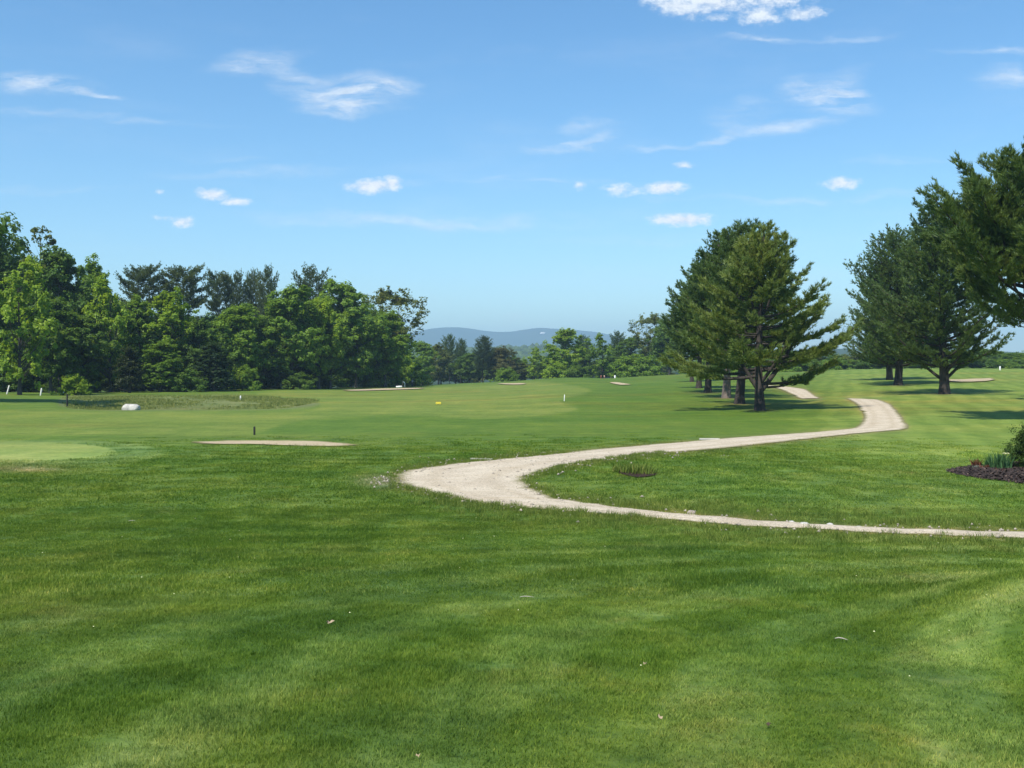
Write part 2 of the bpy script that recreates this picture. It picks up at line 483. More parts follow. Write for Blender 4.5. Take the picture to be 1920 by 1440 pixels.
def mat_blade(name, tint, jitter=0.35, trans=0.35, zone=True):
    m, nt, p, out = new_mat(name)
    pos = nd(nt, 'ShaderNodeNewGeometry').outputs['Position']
    rnd = nd(nt, 'ShaderNodeNewGeometry').outputs['Random Per Island']
    c = tint
    if zone:
        zc = nd(nt, 'ShaderNodeAttribute', attribute_name='zc')
        zc.attribute_type = 'INSTANCER'
        c = mixc(nt, 1.0, mixc(nt, 1.0, zc.outputs['Color'], tint, 'MULTIPLY'), turf_detail(nt, pos), 'MULTIPLY')
    c = mixc(nt, 1.0, c, ramp(nt, rnd, [(0, (1 - jitter, 1 - jitter * .8, 1 - jitter)), (.75, (1.1, 1.05, 1.0)), (.93, (1.35, 1.2, 1.2)), (1, (2.4, 1.6, 2.4))]), 'MULTIPLY')
    nt.links.new(c, p.inputs['Base Color'])
    p.inputs['Roughness'].default_value = 0.7
    p.inputs['Specular IOR Level'].default_value = 0.10
    tr = nd(nt, 'ShaderNodeBsdfTranslucent', {0: mixc(nt, 1.0, c, (1.2, 1.2, .7), 'MULTIPLY')})
    mx = nd(nt, 'ShaderNodeMixShader', {0: trans, 1: p.outputs[0], 2: tr.outputs[0]})
    nt.links.new(mx.outputs[0], out.inputs[0])
    return m


def mat_leaf(name, trans=0.48, rough=0.5, yel=(1.25, 1.15, 0.6), vary=1.0, spec=.25):
    """foliage: the object's colour is the species' leaf colour"""
    m, nt, p, out = new_mat(name)
    geo = nd(nt, 'ShaderNodeNewGeometry')
    oi = nd(nt, 'ShaderNodeObjectInfo')
    big = noise_n(nt, geo.outputs['Position'], 0.42, 3, .6)
    c = mixc(nt, 1.0, oi.outputs['Color'], ramp(nt, big, [(0.3, (.72, .80, .85)), (.5, (1, 1, 1)), (.72, (1.32, 1.18, 1.0))]), 'MULTIPLY')
    c = mixc(nt, 1.0, c, ramp(nt, geo.outputs['Random Per Island'], [(0, (.68, .74, .75)), (.6, (1, 1, 1)), (1, (1.38, 1.25, 1.15))]), 'MULTIPLY')
    nt.links.new(c, p.inputs['Base Color'])
    p.inputs['Roughness'].default_value = rough
    p.inputs['Specular IOR Level'].default_value = spec
    tr = nd(nt, 'ShaderNodeBsdfTranslucent', {0: mixc(nt, 1.0, c, yel, 'MULTIPLY')})
    mx = nd(nt, 'ShaderNodeMixShader', {0: trans, 1: p.outputs[0], 2: tr.outputs[0]})
    nt.links.new(mx.outputs[0], out.inputs[0])
    return m


def mat_plain(name, col, rough=0.8, n=0.3, scale=8.0, bump=0.0, spec=.3):
    m, nt, p, out = new_mat(name)
    pos = nd(nt, 'ShaderNodeTexCoord').outputs['Object']
    t = noise_n(nt, pos, scale, 5, .6)
    c = mixc(nt, 1.0, col, ramp(nt, t, [(0.3, (1 - n,) * 3), (0.7, (1 + n,) * 3)]), 'MULTIPLY')
    nt.links.new(c, p.inputs['Base Color'])
    p.inputs['Roughness'].default_value = rough
    p.inputs['Specular IOR Level'].default_value = spec
    if bump:
        b = nd(nt, 'ShaderNodeBump', {'Height': t, 'Strength': .6, 'Distance': bump})
        nt.links.new(b.outputs[0], p.inputs['Normal'])
    return m


def mat_bark(name, c1, c2, sc=1.0):
    m, nt, p, out = new_mat(name)
    pos = nd(nt, 'ShaderNodeTexCoord').outputs['Object']
    t = noise_n(nt, pos, 1.0, 6, .65, (9 * sc, 9 * sc, 1.6 * sc))
    t2 = noise_n(nt, pos, 1.3, 3, .5)
    c = ramp(nt, t, [(0.32, c1), (0.68, c2)])
    c = mixc(nt, 1.0, c, ramp(nt, t2, [(.3, (.75, .75, .75)), (.7, (1.3, 1.27, 1.2))]), 'MULTIPLY')
    nt.links.new(c, p.inputs['Base Color'])
    p.inputs['Roughness'].default_value = 0.9
    b = nd(nt, 'ShaderNodeBump', {'Height': t, 'Strength': 1.0, 'Distance': 0.06})
    nt.links.new(b.outputs[0], p.inputs['Normal'])
    return m


def mat_gravel(name, base, dark, speck, edge=True):
    m, nt, p, out = new_mat(name)
    pos = nd(nt, 'ShaderNodeNewGeometry').outputs['Position']
    a = noise_n(nt, pos, 0.9, 5, .6)
    b = nd(nt, 'ShaderNodeTexVoronoi', {'Vector': pos, 'Scale': 38.0})
    c3 = noise_n(nt, pos, 45.0, 4, .8)
    c = ramp(nt, a, [(0.3, dark), (0.65, base)])
    c = mixc(nt, 1.0, c, ramp(nt, b.outputs['Color'], [(0.1, (.72, .72, .72)), (.5, (1, 1, 1)), (.9, (1.18, 1.18, 1.18))]), 'MULTIPLY')
    c = mixc(nt, 1.0, c, ramp(nt, c3, [(0.3, (.82, .82, .82)), (.7, (1.15, 1.15, 1.15))]), 'MULTIPLY')
    if edge:   # wheel tracks pressed into the stone
        ac = nd(nt, 'ShaderNodeAttribute', attribute_name='track').outputs['Fac']
        c = mixc(nt, mth(nt, 'MULTIPLY', ac, mrange(nt, a, .3, .7, .25, .9)), c, mixc(nt, 1.0, c, (.80, .77, .72), 'MULTIPLY'))
    # wheel-worn streaks of finer, browner dust
    w = noise_n(nt, pos, 1.0, 4, .6, (.5, 2.2, 1), .2)
    c = mixc(nt, mrange(nt, w, .5, .75, 0, speck), c, mixc(nt, 1.0, c, (.84, .78, .70), 'MULTIPLY'))
    if edge:   # soil and thin grass creep in along the border
        ed = nd(nt, 'ShaderNodeAttribute', attribute_name='edge').outputs['Fac']
        en = noise_n(nt, pos, 6.0, 5, .75)
        e = mrange(nt, mth(nt, 'ADD', ed, mth(nt, 'MULTIPLY_ADD', en, 1.4, -.70)), .30, .80)
        c = mixc(nt, mth(nt, 'MULTIPLY', e, .8), c, (.17, .16, .055))
    nt.links.new(c, p.inputs['Base Color'])
    p.inputs['Roughness'].default_value = 0.95
    p.inputs['Specular IOR Level'].default_value = 0.1
    bp = nd(nt, 'ShaderNodeBump', {'Height': mth(nt, 'ADD', b.outputs['Distance'], c3), 'Strength': .7, 'Distance': .012})
    nt.links.new(bp.outputs[0], p.inputs['Normal'])
    return m


M_TURF = mat_ground()
M_BLADE = mat_blade('grass_blade', (1.5, 1.45, 1.5))
M_TALL = mat_blade('tall_grass', (0.165, 0.225, 0.045), .35, .4, False)
M_RUSH = mat_blade('rush', (0.24, 0.28, 0.085), .5, .35, False)
M_LEAF = mat_leaf('broad_leaf')
M_NEEDLE = mat_leaf('pine_needle', .30, .5, (1.3, 1.1, .5), spec=.3)
M_BARK = mat_bark('pine_bark', (.018, .014, .012), (.070, .055, .045))
M_BARK2 = mat_bark('hardwood_bark', (.030, .026, .022), (.095, .085, .070))
M_PATH = mat_gravel('crushed_stone', (.61, .52, .385), (.50, .415, .30), .55)
M_SAND = mat_gravel('sand', (.52, .42, .27), (.42, .33, .20), .5)
M_MULCH = mat_gravel('bark_mulch', (.055, .034, .028), (.030, .019, .016), .3, False)
M_STONE = mat_plain('pale_granite', (.50, .47, .41), .9, .38, 3.5, .06)
M_WHITE = mat_plain('white_paint', (.78, .77, .72), .55, .08)
M_BLACK = mat_plain('black_wood', (.022, .022, .020), .7, .3)
M_YELLOW = mat_plain('yellow_paint', (.72, .58, .06), .5, .08)
M_WOOD = mat_plain('weathered_board', (.55, .52, .44), .8, .2, 20)


# ------------------------------------------------------------------ ground sheet
def zone_color(x, y, px, py, front):
    """base colour of the turf, place by place: rough, fairway, green, worn soil"""
    d = np.hypot(x, y)
    base = np.array(TURF)
    col = np.tile(base, (len(x), 1))

    def blend(mask, rgb):
        nonlocal col
        col = col * (1 - mask[:, None]) + np.array(rgb)[None, :] * mask[:, None]
    mid = sstep(18, 40, d)
    blend(mid * .9, (0.092, 0.156, 0.015))
    # the rough on the left, a touch cooler
    blend(mid * (1 - sstep(500, 900, px)) * .4, (0.112, 0.180, 0.028))
    # the lawn in the loop and the hillside right
    blend(sstep(1000, 1300, px) * sstep(695, 700, py) * sstep(840, 900, py) * (1 - sstep(1000, 1060, py)) * .6, (0.120, 0.190, 0.031))
    blend(sstep(1480, 1620, px) * (1 - sstep(830, 900, py)) * front, (0.136, 0.202, 0.030))
    blend(np.exp(-((py - 852) / 9) ** 2) * sstep(1560, 1720, px) * .7, (0.20, 0.27, 0.045))
    blend(sstep(-3, 4, poly_sd(px, py, FAIR)), (0.146, 0.198, 0.031))
    blend(sstep(-3, 4, poly_sd(px, py, DITCH)) * .9, (0.15, 0.175, 0.060))
    blend(sstep(-2, 2.5, poly_sd(px, py, FRINGE)) * .75, (0.150, 0.225, 0.055))
    g = sstep(-1, 1.2, poly_sd(px, py, GREEN)); blend(g, (0.232, 0.300, 0.070))
    # worn tan scrape below the green
    blend(.85 * np.exp(-((px - 45) / 55) ** 2 - ((py - 880) / 4.5) ** 2), (.34, .28, .13))
    blend(.4 * np.exp(-((px - 30) / 90) ** 2 - ((py - 874) / 9) ** 2), (.26, .24, .09))
    # paler mound at the right of the near lawn
    mm = sstep(-14, 26, poly_sd(px, py, [(1715, 1215), (1735, 1150), (1790, 1105), (1850, 1070), (1950, 1030), (2300, 1030), (2300, 1320), (1900, 1300), (1790, 1270)]))
    blend(mm * .75, (0.108, 0.176, 0.022))
    # thin soil beside the path
    e = np.maximum(poly_sd(px, py, path_poly), poly_sd(px, py, path2_poly))
    blend(np.exp(-np.abs(e) / np.where(py > 900, 6, 3)) * .55, (.24, .20, .08))
    blend(.7 * np.exp(-((px - 715) / 38) ** 2 - ((py - 902) / 10) ** 2), (.26, .26, .14))
    # pines stand on needle litter
    for (bx, by) in ((1427, 769), (1389, 757), (1360, 746), (1326, 736), (1768, 738), (1682, 722)):
        blend(.55 * np.exp(-((px - bx) / 26) ** 2 - ((py - by) / 3) ** 2), (.13, .09, .045))
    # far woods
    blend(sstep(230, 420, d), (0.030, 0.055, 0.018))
    return col, g


def build_ground():
    az_f = np.linspace(-0.56, 0.56, 561)
    az = np.concatenate([np.linspace(-math.pi, -0.60, 40), az_f, np.linspace(0.60, math.pi, 40)[:-1]])
    r = np.concatenate([np.linspace(0.6, 3, 8), np.geomspace(3.08, 260, 400), np.geomspace(268, 2600, 90), np.geomspace(2800, 6900, 12)])
    A, R = np.meshgrid(az, r)
    X = R * np.sin(A); Yv = R * np.cos(A)
    Z = H(X, Yv)
    na, nr = len(az), len(r)
    verts = np.stack([X, Yv, Z], -1).reshape(-1, 3)
    verts = np.vstack([verts, [0, 0, H1(0.0, 0.01)]])
    i = np.arange(nr - 1)[:, None] * na; j = np.arange(na)[None, :]; k = (j + 1) % na
    q = np.stack([i + j, i + k, i + na + k, i + na + j], -1).reshape(-1, 4)[:, ::-1]
    c = len(verts) - 1
    t = np.stack([np.full(na, c), (np.arange(na) + 1) % na, np.arange(na)], -1)
    px, py = project(verts[:, 0], verts[:, 1], verts[:, 2])
    front = verts[:, 1] > 1
    px = np.where(front, px, -5000); py = np.where(front, py, 5000)
    d = np.hypot(verts[:, 0], verts[:, 1])
    # sink the ground a little under the sheets laid on it
    for poly, dep in ((path_poly, .05), (path2_poly, .05), (TRAP, .10), (BED, .03)):
        sd = poly_sd(px, py, poly)
        verts[:, 2] -= dep * sstep(1.0, 4.0, sd)
    me = mesh_np('ground', verts, [q, t], M_TURF, True)
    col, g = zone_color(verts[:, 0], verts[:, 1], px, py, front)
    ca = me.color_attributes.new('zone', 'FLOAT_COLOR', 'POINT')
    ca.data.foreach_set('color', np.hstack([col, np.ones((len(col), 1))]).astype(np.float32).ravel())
    near = 1 - sstep(22, 60, d)
    near = near * (1 - .6 * g)
    stripe = sstep(1420, 1560, px) * (1 - sstep(830, 880, py)) * front + .25 * sstep(1050, 1300, px) * (py < 960) * front * (1 - sstep(1500, 1560, px)) * sstep(835, 850, py)
    aux = np.stack([near, np.clip(stripe, 0, 1), np.zeros_like(near), np.ones_like(near)], -1).astype(np.float32)
    cb = me.color_attributes.new('aux', 'FLOAT_COLOR', 'POINT')
    cb.data.foreach_set('color', aux.ravel())
    return tag(link('ground', me), 'mown green lawn and fairways rolling away to the woods', kind='structure')


build_ground()


def ribbon(name, top, bot, n, across, lift, mat, label, crown=.02):
    """a sheet laid on the ground between two border lines"""
    def resample(P, n):
        P = smooth_poly(P, 6, False)
        W = np.array([hit(*p) for p in P])
        s = np.concatenate([[0], np.cumsum(np.linalg.norm(np.diff(W[:, :2], axis=0), axis=1))])
        t = np.linspace(0, 1, n) * s[-1]
        return np.stack([np.interp(t, s, W[:, k]) for k in (0, 1)], -1)
    a = resample(top, n); b = resample(bot, n)
    w = np.linspace(0, 1, across)[None, :, None]
    # ragged border
    rs = np.random.RandomState(5)
    jag = np.convolve(rs.randn(n + 8), np.ones(3) / 3, 'same')[4:-4] * .08
    jag2 = np.convolve(rs.randn(n + 8), np.ones(3) / 3, 'same')[4:-4] * .08
    dirv = (b - a) / (np.linalg.norm(b - a, axis=1)[:, None] + 1e-6)
    a = a + dirv * jag[:, None]; b = b - dirv * jag2[:, None]
    g = a[:, None, :] * (1 - w) + b[:, None, :] * w
    x, y = g[..., 0], g[..., 1]
    d = np.hypot(x, y)
    ww = w[..., 0]
    z = H(x, y) + lift + .00022 * d + crown * np.sin(np.pi * ww)
    v = np.stack([x, y, z], -1).reshape(-1, 3)
    i = np.arange(n - 1)[:, None] * across; j = np.arange(across - 1)[None, :]
    q = np.stack([i + j, i + across + j, i + across + j + 1, i + j + 1], -1).reshape(-1, 4)
    me = mesh_np(name, v, q, mat, True)
    if np.mean([p.normal.z for p in me.polygons[:50]]) < 0: me.flip_normals()
    at = me.attributes.new('edge', 'FLOAT', 'POINT')
    e = np.abs(ww * 2 - 1) ** 4 * np.ones_like(x)
    at.data.foreach_set('value', e.astype(np.float32).ravel())
    tk = (np.exp(-((ww - .27) / .07) ** 2) + np.exp(-((ww - .70) / .07) ** 2)) * np.ones_like(x)
    at = me.attributes.new('track', 'FLOAT', 'POINT')
    at.data.foreach_set('value', tk.astype(np.float32).ravel())
    return tag(link(name, me), label, kind='structure')


ribbon('cart_path', PATH_TOP, PATH_BOT, 520, 21, .006, M_PATH, 'pale crushed stone cart path curving across the lawn')
ribbon('cart_path', PATH2_TOP, PATH2_BOT, 40, 7, .012, M_PATH, 'far stretch of pale cart path behind the pine row')


def patch(name, poly, lift, mat, label, dish=0.0, kind='structure', n=10):
    """fan-shaped sheet filling an outline on the ground, dished or mounded"""
    W = np.array([hit(*p) for p in poly])[:, :2]
    c = W.mean(0)
    W = c + (W - c) * (1 + .05 * np.random.RandomState(len(W)).randn(len(W), 1))
    rings = []
    for k in range(n + 1):
        f = k / n
        rings.append(c + (W - c) * f)
    g = np.array(rings[1:])
    x, y = g[..., 0], g[..., 1]
    f = (np.arange(1, n + 1) / n)[:, None]
    z = H(x, y) + lift + .0003 * np.hypot(x, y) + dish * (1 - f ** 2)
    v = np.vstack([np.stack([x, y, z], -1).reshape(-1, 3), [c[0], c[1], H1(*c) + lift + .0003 * np.hypot(*c) + dish]])
    m = len(W)
    i = np.arange(n - 1)[:, None] * m; j = np.arange(m)[None, :]; k = (j + 1) % m
    q = np.stack([i + j, i + k, i + m + k, i + m + j], -1).reshape(-1, 4)
    t = np.stack([np.full(m, len(v) - 1), (np.arange(m) + 1) % m, np.arange(m)], -1)
    me = mesh_np(name, v, [q, t], mat, True)
    if np.mean([p.normal.z for p in me.polygons[:50]]) < 0: me.flip_normals()
    at = me.attributes.new('edge', 'FLOAT', 'POINT')
    e = np.concatenate([((np.arange(1, n + 1) / n)[:, None] ** 6 * np.ones((1, m))).ravel(), [0]])
    at.data.foreach_set('value', e.astype(np.float32))
    return tag(link(name, me), label, kind=kind)


patch('sand_bunker', TRAP, .012, M_SAND, 'long shallow sand bunker beside the short black post')
patch('sand_bunker', smooth_poly([(645, 732.5), (700, 730), (780, 728.2), (800, 729), (780, 730.3), (710, 732.6), (660, 733.8)], 4), .05, M_SAND, 'thin sand strip before the woods under the golfers')
patch('sand_bunker', smooth_poly([(932, 720), (960, 719.5), (985, 719.5), (980, 721.8), (955, 721.9)], 4), .05, M_SAND, 'small far sand bunker left of the green knoll')
patch('sand_bunker', smooth_poly([(1143, 718), (1155, 717.6), (1166, 719), (1182, 722), (1165, 722.6), (1152, 720.8)], 4), .05, M_SAND, 'bright far sand bunker right of the green knoll')
patch('sand_bunker', smooth_poly([(1776, 713), (1800, 712.6), (1835, 711), (1858, 710.6), (1864, 713), (1845, 716), (1800, 717.5), (1778, 716)], 4), .05, M_SAND, 'sand bunker behind the big pine trunk on the right hillside')
patch('mulch_bed', BED, .01, M_MULCH, 'dark bark mulch bed at the right edge', .07, n=14)


# ------------------------------------------------------------------ trees
def unit(v):
    return v / (np.linalg.norm(v, axis=-1, keepdims=True) + 1e-9)


def leaf_cards(rs, pos, nrm, size, asp=.62):
    """diamond leaf sprays, one per position"""
    n = len(pos)
    ref = unit(rs.randn(n, 3))
    a = unit(np.cross(nrm, ref)); b = np.cross(nrm, a)
    s = size * rs.uniform(.6, 1.35, (n, 1))
    c = nrm * s * .18
    v = np.stack([pos + a * s - c, pos + b * s * asp + c * rs.uniform(0, 1, (n, 1)), pos - a * s - c, pos - b * s * asp + c], 1).reshape(-1, 3)
    q = (np.arange(n)[:, None] * 4 + np.arange(4)[None, :])
    return v, q


def make_broadleaf(name, seed, hgt, rad, base=.25, shape='oval', clumps=80, leaves=130, leaf=.24, csize=.20, airy=0.0, trunk_r=.018, multi=1):
    rs = np.random.RandomState(seed)
    wood = MB()
    top = hgt * .88
    ph = rs.uniform(0, 6.28, 6)
    trunks = []
    for k in range(multi):
        a = rs.uniform(0, 6.28); sp = 0 if multi == 1 else rad * .35
        zt = np.linspace(-.3, top * (1 if k == 0 else rs.uniform(.7, .95)), 12)
        f = np.clip(zt / top, 0, 1)
        pts = np.stack([np.cos(a) * sp * f + .25 * np.sin(f * 4 + ph[0]) * hgt * .02, np.sin(a) * sp * f + .25 * np.cos(f * 3 + ph[1]) * hgt * .03, zt], -1)
        r = hgt * trunk_r * (1.0 - .86 * f) / (multi ** .5) * (1 + .5 * np.exp(-zt.clip(0) / .5))
        wood.tube(pts, r, 8)
        trunks.append((pts, r))

    def env(t, th):
        if shape == 'oval': e = np.sin(np.pi * np.clip(t * .92 + .06, 0, 1)) ** .6
        elif shape == 'dome': e = np.sqrt(np.clip(1 - (t * .98) ** 2.4, 0, 1)) * (.72 + .28 * np.clip(t * 3, 0, 1))
        elif shape == 'column': e = np.sin(np.pi * np.clip(t * .9 + .08, 0, 1)) ** .4 * (1 - .35 * t)
        elif shape == 'spread': e = np.clip(.45 + t * 1.2, 0, 1) * np.sqrt(np.clip(1 - max((t - .25) / .78, 0) ** 2.2, 0, 1))
        elif shape == 'bush': e = np.sqrt(np.clip(1 - (t * .97) ** 2, 0, 1))
        else: e = (1 - t) ** .75 * .95 + .05
        return rad * e * (1 + .20 * np.sin(2 * th + ph[2] + 3 * t) + .13 * np.sin(5 * th + ph[3] - 7 * t))
    P = []; Nn = []
    z0 = hgt * base
    for k in range(clumps):
        t = rs.uniform(0, 1) ** (.85)
        th = rs.uniform(0, 2 * np.pi)
        R = env(t, th)
        rr = R * (rs.uniform(.0, 1) ** .42) * .92
        c = np.array([rr * np.cos(th), rr * np.sin(th), z0 + (hgt - z0) * t * .95])
        # limb from the trunk
        tp, tr = trunks[rs.randint(len(trunks))]
        zs = max(c[2] - (rr * .75 + .3) * rs.uniform(.7, 1.1), hgt * base * .75 * rs.uniform(.8, 1.1))
        zs = min(zs, c[2] - .1)
        s = np.array([np.interp(zs, tp[:, 2], tp[:, 0]), np.interp(zs, tp[:, 2], tp[:, 1]), zs])
        c[:2] += s[:2] * .6
        L = np.linalg.norm(c - s)
        mid = (s + c) / 2 + rs.randn(3) * L * .06 + np.array([0, 0, -.05 * L])
        u = np.linspace(0, 1, 5)[:, None]
        pts = (1 - u) ** 2 * s + 2 * u * (1 - u) * mid + u * u * c
        r0 = np.interp(zs, tp[:, 2], tr) * .45
        wood.tube(pts, np.linspace(r0, r0 * .15, 5), 4, cap=False)
        cr = rad * csize * rs.uniform(.7, 1.35)
        n = int(leaves * 2.1 * rs.uniform(.7, 1.3))
        # sub-clumps give a ragged outline
        ns = 5
        sub = c + rs.randn(ns, 3) * cr * np.array([.62, .62, .45])
        w = rs.randint(0, ns, n)
        dirs = unit(rs.randn(n, 3))
        rad_l = cr * .62 * rs.uniform(.35, 1.08, (n, 1)) * rs.uniform(.7, 1.25, (ns, 1))[w]
        pos = sub[w] + dirs * rad_l * np.array([1, 1, .75])
        out = unit(c - np.array([0, 0, z0 + (hgt - z0) * .35]))
        nr = unit(dirs * .62 + out * .40 + np.array([0, -.12, .62]) + rs.randn(n, 3) * .34)
        keep = pos[:, 2] > .1
        P.append(pos[keep]); Nn.append(nr[keep])
    P = np.concatenate(P); Nn = np.concatenate(Nn)
    if airy > 0:
        ng = np.array([mnoise.noise(Vector(p) * .55 + Vector((seed, 0, 0))) for p in P])
        k = ng > (airy - .5) * .6
        P, Nn = P[k], Nn[k]
    v, q = leaf_cards(rs, P, Nn, leaf * .84)
    crown = mesh_np(name + '_crown', v, q, M_LEAF)
    return wood.mesh(name + '_trunk', M_BARK2), crown


def make_pine(name, seed, hgt, env, base=.12, whorl=.42, per=5, tufts=9000, needle=.24, nwidth=.032, per_tuft=9, trunk_r=.03, lean=(0, 0), up=lambda t: .15, leaders=1, gap=.0, low_limbs=(), bare=.30, twist=.22, twig=.24, fuzz=.045):
    """eastern white pine: tiers of long near-level boughs carrying soft upturned plumes"""
    rs = np.random.RandomState(seed)
    wood = MB()
    N = 16
    zt = np.linspace(-.25, hgt * .985, N)
    f = np.clip(zt / hgt, 0, 1)
    ph = rs.uniform(0, 6.28, 4)
    wob = .012 * hgt

    def axis(z):
        g = np.clip(z / hgt, 0, 1)
        return np.stack([lean[0] * g + wob * np.sin(g * 5 + ph[0]), lean[1] * g + wob * np.cos(g * 4 + ph[1]), z], -1)
    pts = axis(zt)
    th8 = np.linspace(0, 2 * np.pi, 10, endpoint=False)
    r = hgt * trunk_r * .74 * (1 - .93 * f ** .9) * (1 + .30 * np.exp(-zt.clip(0) / .3))
    rr = r[:, None] * (1 + .08 * np.sin(3 * th8 + ph[2])[None, :] + .05 * rs.randn(N, 10))
    wood.tube(pts, rr, 10)
    T = []; D = []; W = []
    tops = [(0.0, 0.0, 1.0)]
    for k in range(leaders - 1):
        a = k * 2.4 + ph[3]
        tops.append((math.cos(a), math.sin(a), rs.uniform(.86, .97)))
    if leaders > 1:
        for (cx, cy, tf) in tops[1:]:
            z0 = hgt * rs.uniform(.35, .5); p0 = axis(z0); zt2 = hgt * tf
            off = np.array([cx, cy, 0]) * float(env(.62, math.atan2(cy, cx))) * .42
            p1 = axis(zt2) + off
            u = np.linspace(0, 1, 7)[:, None]
            cv = p0 + (p1 - p0) * np.hstack([u ** .55, u ** .55, u])
            wood.tube(cv, np.interp(u[:, 0], [0, 1], [np.interp(z0, zt, r) * .55, .02]), 6)
            for z in np.arange(.35, .99, .07):
                q = p0 + (p1 - p0) * np.array([z ** .55, z ** .55, z])
                for b in range(4):
                    a = rs.uniform(0, 6.28)
                    L = (1.02 - z) * float(env(.6, a)) * .42 + .22
                    T.append((q, a, L, 1.1)); W.append(1)
    z = hgt * base
    while z < hgt * .985:
        t = z / hgt
        a0 = rs.uniform(0, 6.28)
        for b in range(per):
            a = a0 + b * 2 * np.pi / per + rs.randn() * .25
            if rs.rand() < gap: continue
            L = float(env(t, a % (2 * np.pi))) * rs.uniform(.62, 1.06)
            if L < .15: continue
            T.append((axis(z + rs.randn() * .08), a, L, up(t)))
        z += whorl * rs.uniform(.8, 1.2) * (1.15 - .45 * t)
    for (zz, a, L, sl, *rw) in low_limbs:
        T.append((axis(zz), a, L, sl, *rw))
    # curves of the boughs and their side twigs
    tw_s = []; tw_d = []; tw_w = []
    for (p0, a, L, sl, *rw) in T:
        n = 7
        u = np.linspace(0, 1, n)
        a2 = a + twist * rs.randn() * u
        dx = np.cumsum(np.concatenate([[0], np.cos(a2[1:])])) * L / (n - 1)
        dy = np.cumsum(np.concatenate([[0], np.sin(a2[1:])])) * L / (n - 1)
        dz = sl * L * u + (.16 * L) * u ** 3 - .10 * L * u * (1 - u) * 2
        c = p0 + np.stack([dx, dy, dz], -1)
        rb = max(.014, L * .017) * (1 if p0[2] > hgt * .3 else 1.35)
        if rw: rb = rw[0]
        wood.tube(c, np.linspace(rb, rb * .25, n), 7 if rw else 5 if L > 2 else 3, cap=False)
        m = max(5, int(L * 12))
        for j in range(m):
            g = bare * (1 if L > 1.5 else .3) + (1 - bare * (1 if L > 1.5 else .3)) * (j + rs.rand()) / m
            q = np.array([np.interp(g, u, c[:, k]) for k in range(3)])
            side = rs.choice([-1, 1]) * rs.uniform(.25, 1.15)
            ang = a + side
            l = L * twig * (1.1 - g * .7) * rs.uniform(.5, 1.1) + .14
            dr = np.array([math.cos(ang), math.sin(ang), .20 + sl * .5 + rs.randn() * .14])
            tw_s.append(q); tw_d.append(dr * l); tw_w.append(l)
        tw_s.append(c[-2]); tw_d.append((c[-1] - c[-2]) * 1.35 + np.array([0, 0, .12])); tw_w.append(L * .2 + .2)
    tw_s = np.array(tw_s); tw_d = np.array(tw_d); tw_w = np.array(tw_w)
    pr = tw_w / tw_w.sum()
    idx = rs.choice(len(tw_s), tufts, p=pr)
    g = rs.uniform(.12, 1.06, (tufts, 1))
    pos = tw_s[idx] + tw_d[idx] * g + rs.randn(tufts, 3) * fuzz
    tdir = unit(tw_d[idx] + np.array([0, 0, .35]) * tw_w[idx][:, None])
    n = tufts * per_tuft
    P = np.repeat(pos, per_tuft, 0) + rs.randn(n, 3) * .02
    Dn = unit(np.repeat(tdir, per_tuft, 0) * .95 + unit(rs.randn(n, 3)) * .62 + np.array([0, 0, .12]))
    L = needle * rs.uniform(.65, 1.2, (n, 1))
    S = unit(np.cross(Dn, rs.randn(n, 3))) * nwidth * rs.uniform(.7, 1.3, (n, 1))
    v = np.stack([P - S * .6, P + S * .6, P + Dn * L + S * .12], 1)
    # mid-bulge makes each a slim blade
    v = v.reshape(-1, 3)
    tri = np.arange(len(v)).reshape(-1, 3)
    crown = mesh_np(name + '_crown', v, tri, M_NEEDLE)
    return wood.mesh(name + '_trunk', M_BARK), crown


def plant_tree(name, meshes, loc, label, cat, color, group=None, scale=1.0, rz=0.0, sz=None):
    root = bpy.data.objects.new(name, None)
    root.empty_display_size = .5
    COL.objects.link(root)
    root.location = loc
    root.rotation_euler = (0, 0, rz)
    s = scale if sz is None else sz
    root.scale = (scale, scale, s)
    tag(root, label, cat, group)
    t = link('trunk', meshes[0], root)
    c = link('crown', meshes[1], root)
    c.color = (*color, 1)
    return root


PINE_C = (0.175, 0.240, 0.055)
PINE_D = (0.112, 0.180, 0.046)


def env_pine(low, mid, hi, asym=None, pw=1.0, rag=.12, seed=0):
    """bough length over height t, bearing a (0 = right, pi/2 = away)"""
    def e(t, a):
        b = np.interp(t, [0, .12, .3, .55, .8, 1], [low * .8, low, (low + mid) / 2 * 1.02, mid, hi, hi * .18])
        s = 1 + rag * math.sin(3 * a + 9 * t + seed) + rag * .8 * math.sin(5 * a - 14 * t + seed * 2)
        if asym: s *= asym(t, a)
        return b * s
    return e


# --- pine row
def spot(px, py): return hit(px, py)


def mpp(loc): return loc[1] / F        # metres per photo pixel at that depth


p1 = spot(1427, 769.5)
k1 = mpp(p1)
h1 = (769 - 428) * k1


def as1(t, a):
    s = 1.0
    if t < .42: s *= 1 + .22 * max(0, math.cos(a))
    if .42 < t < .60: s *= 1 - .12 * max(0, math.cos(a))
    return s


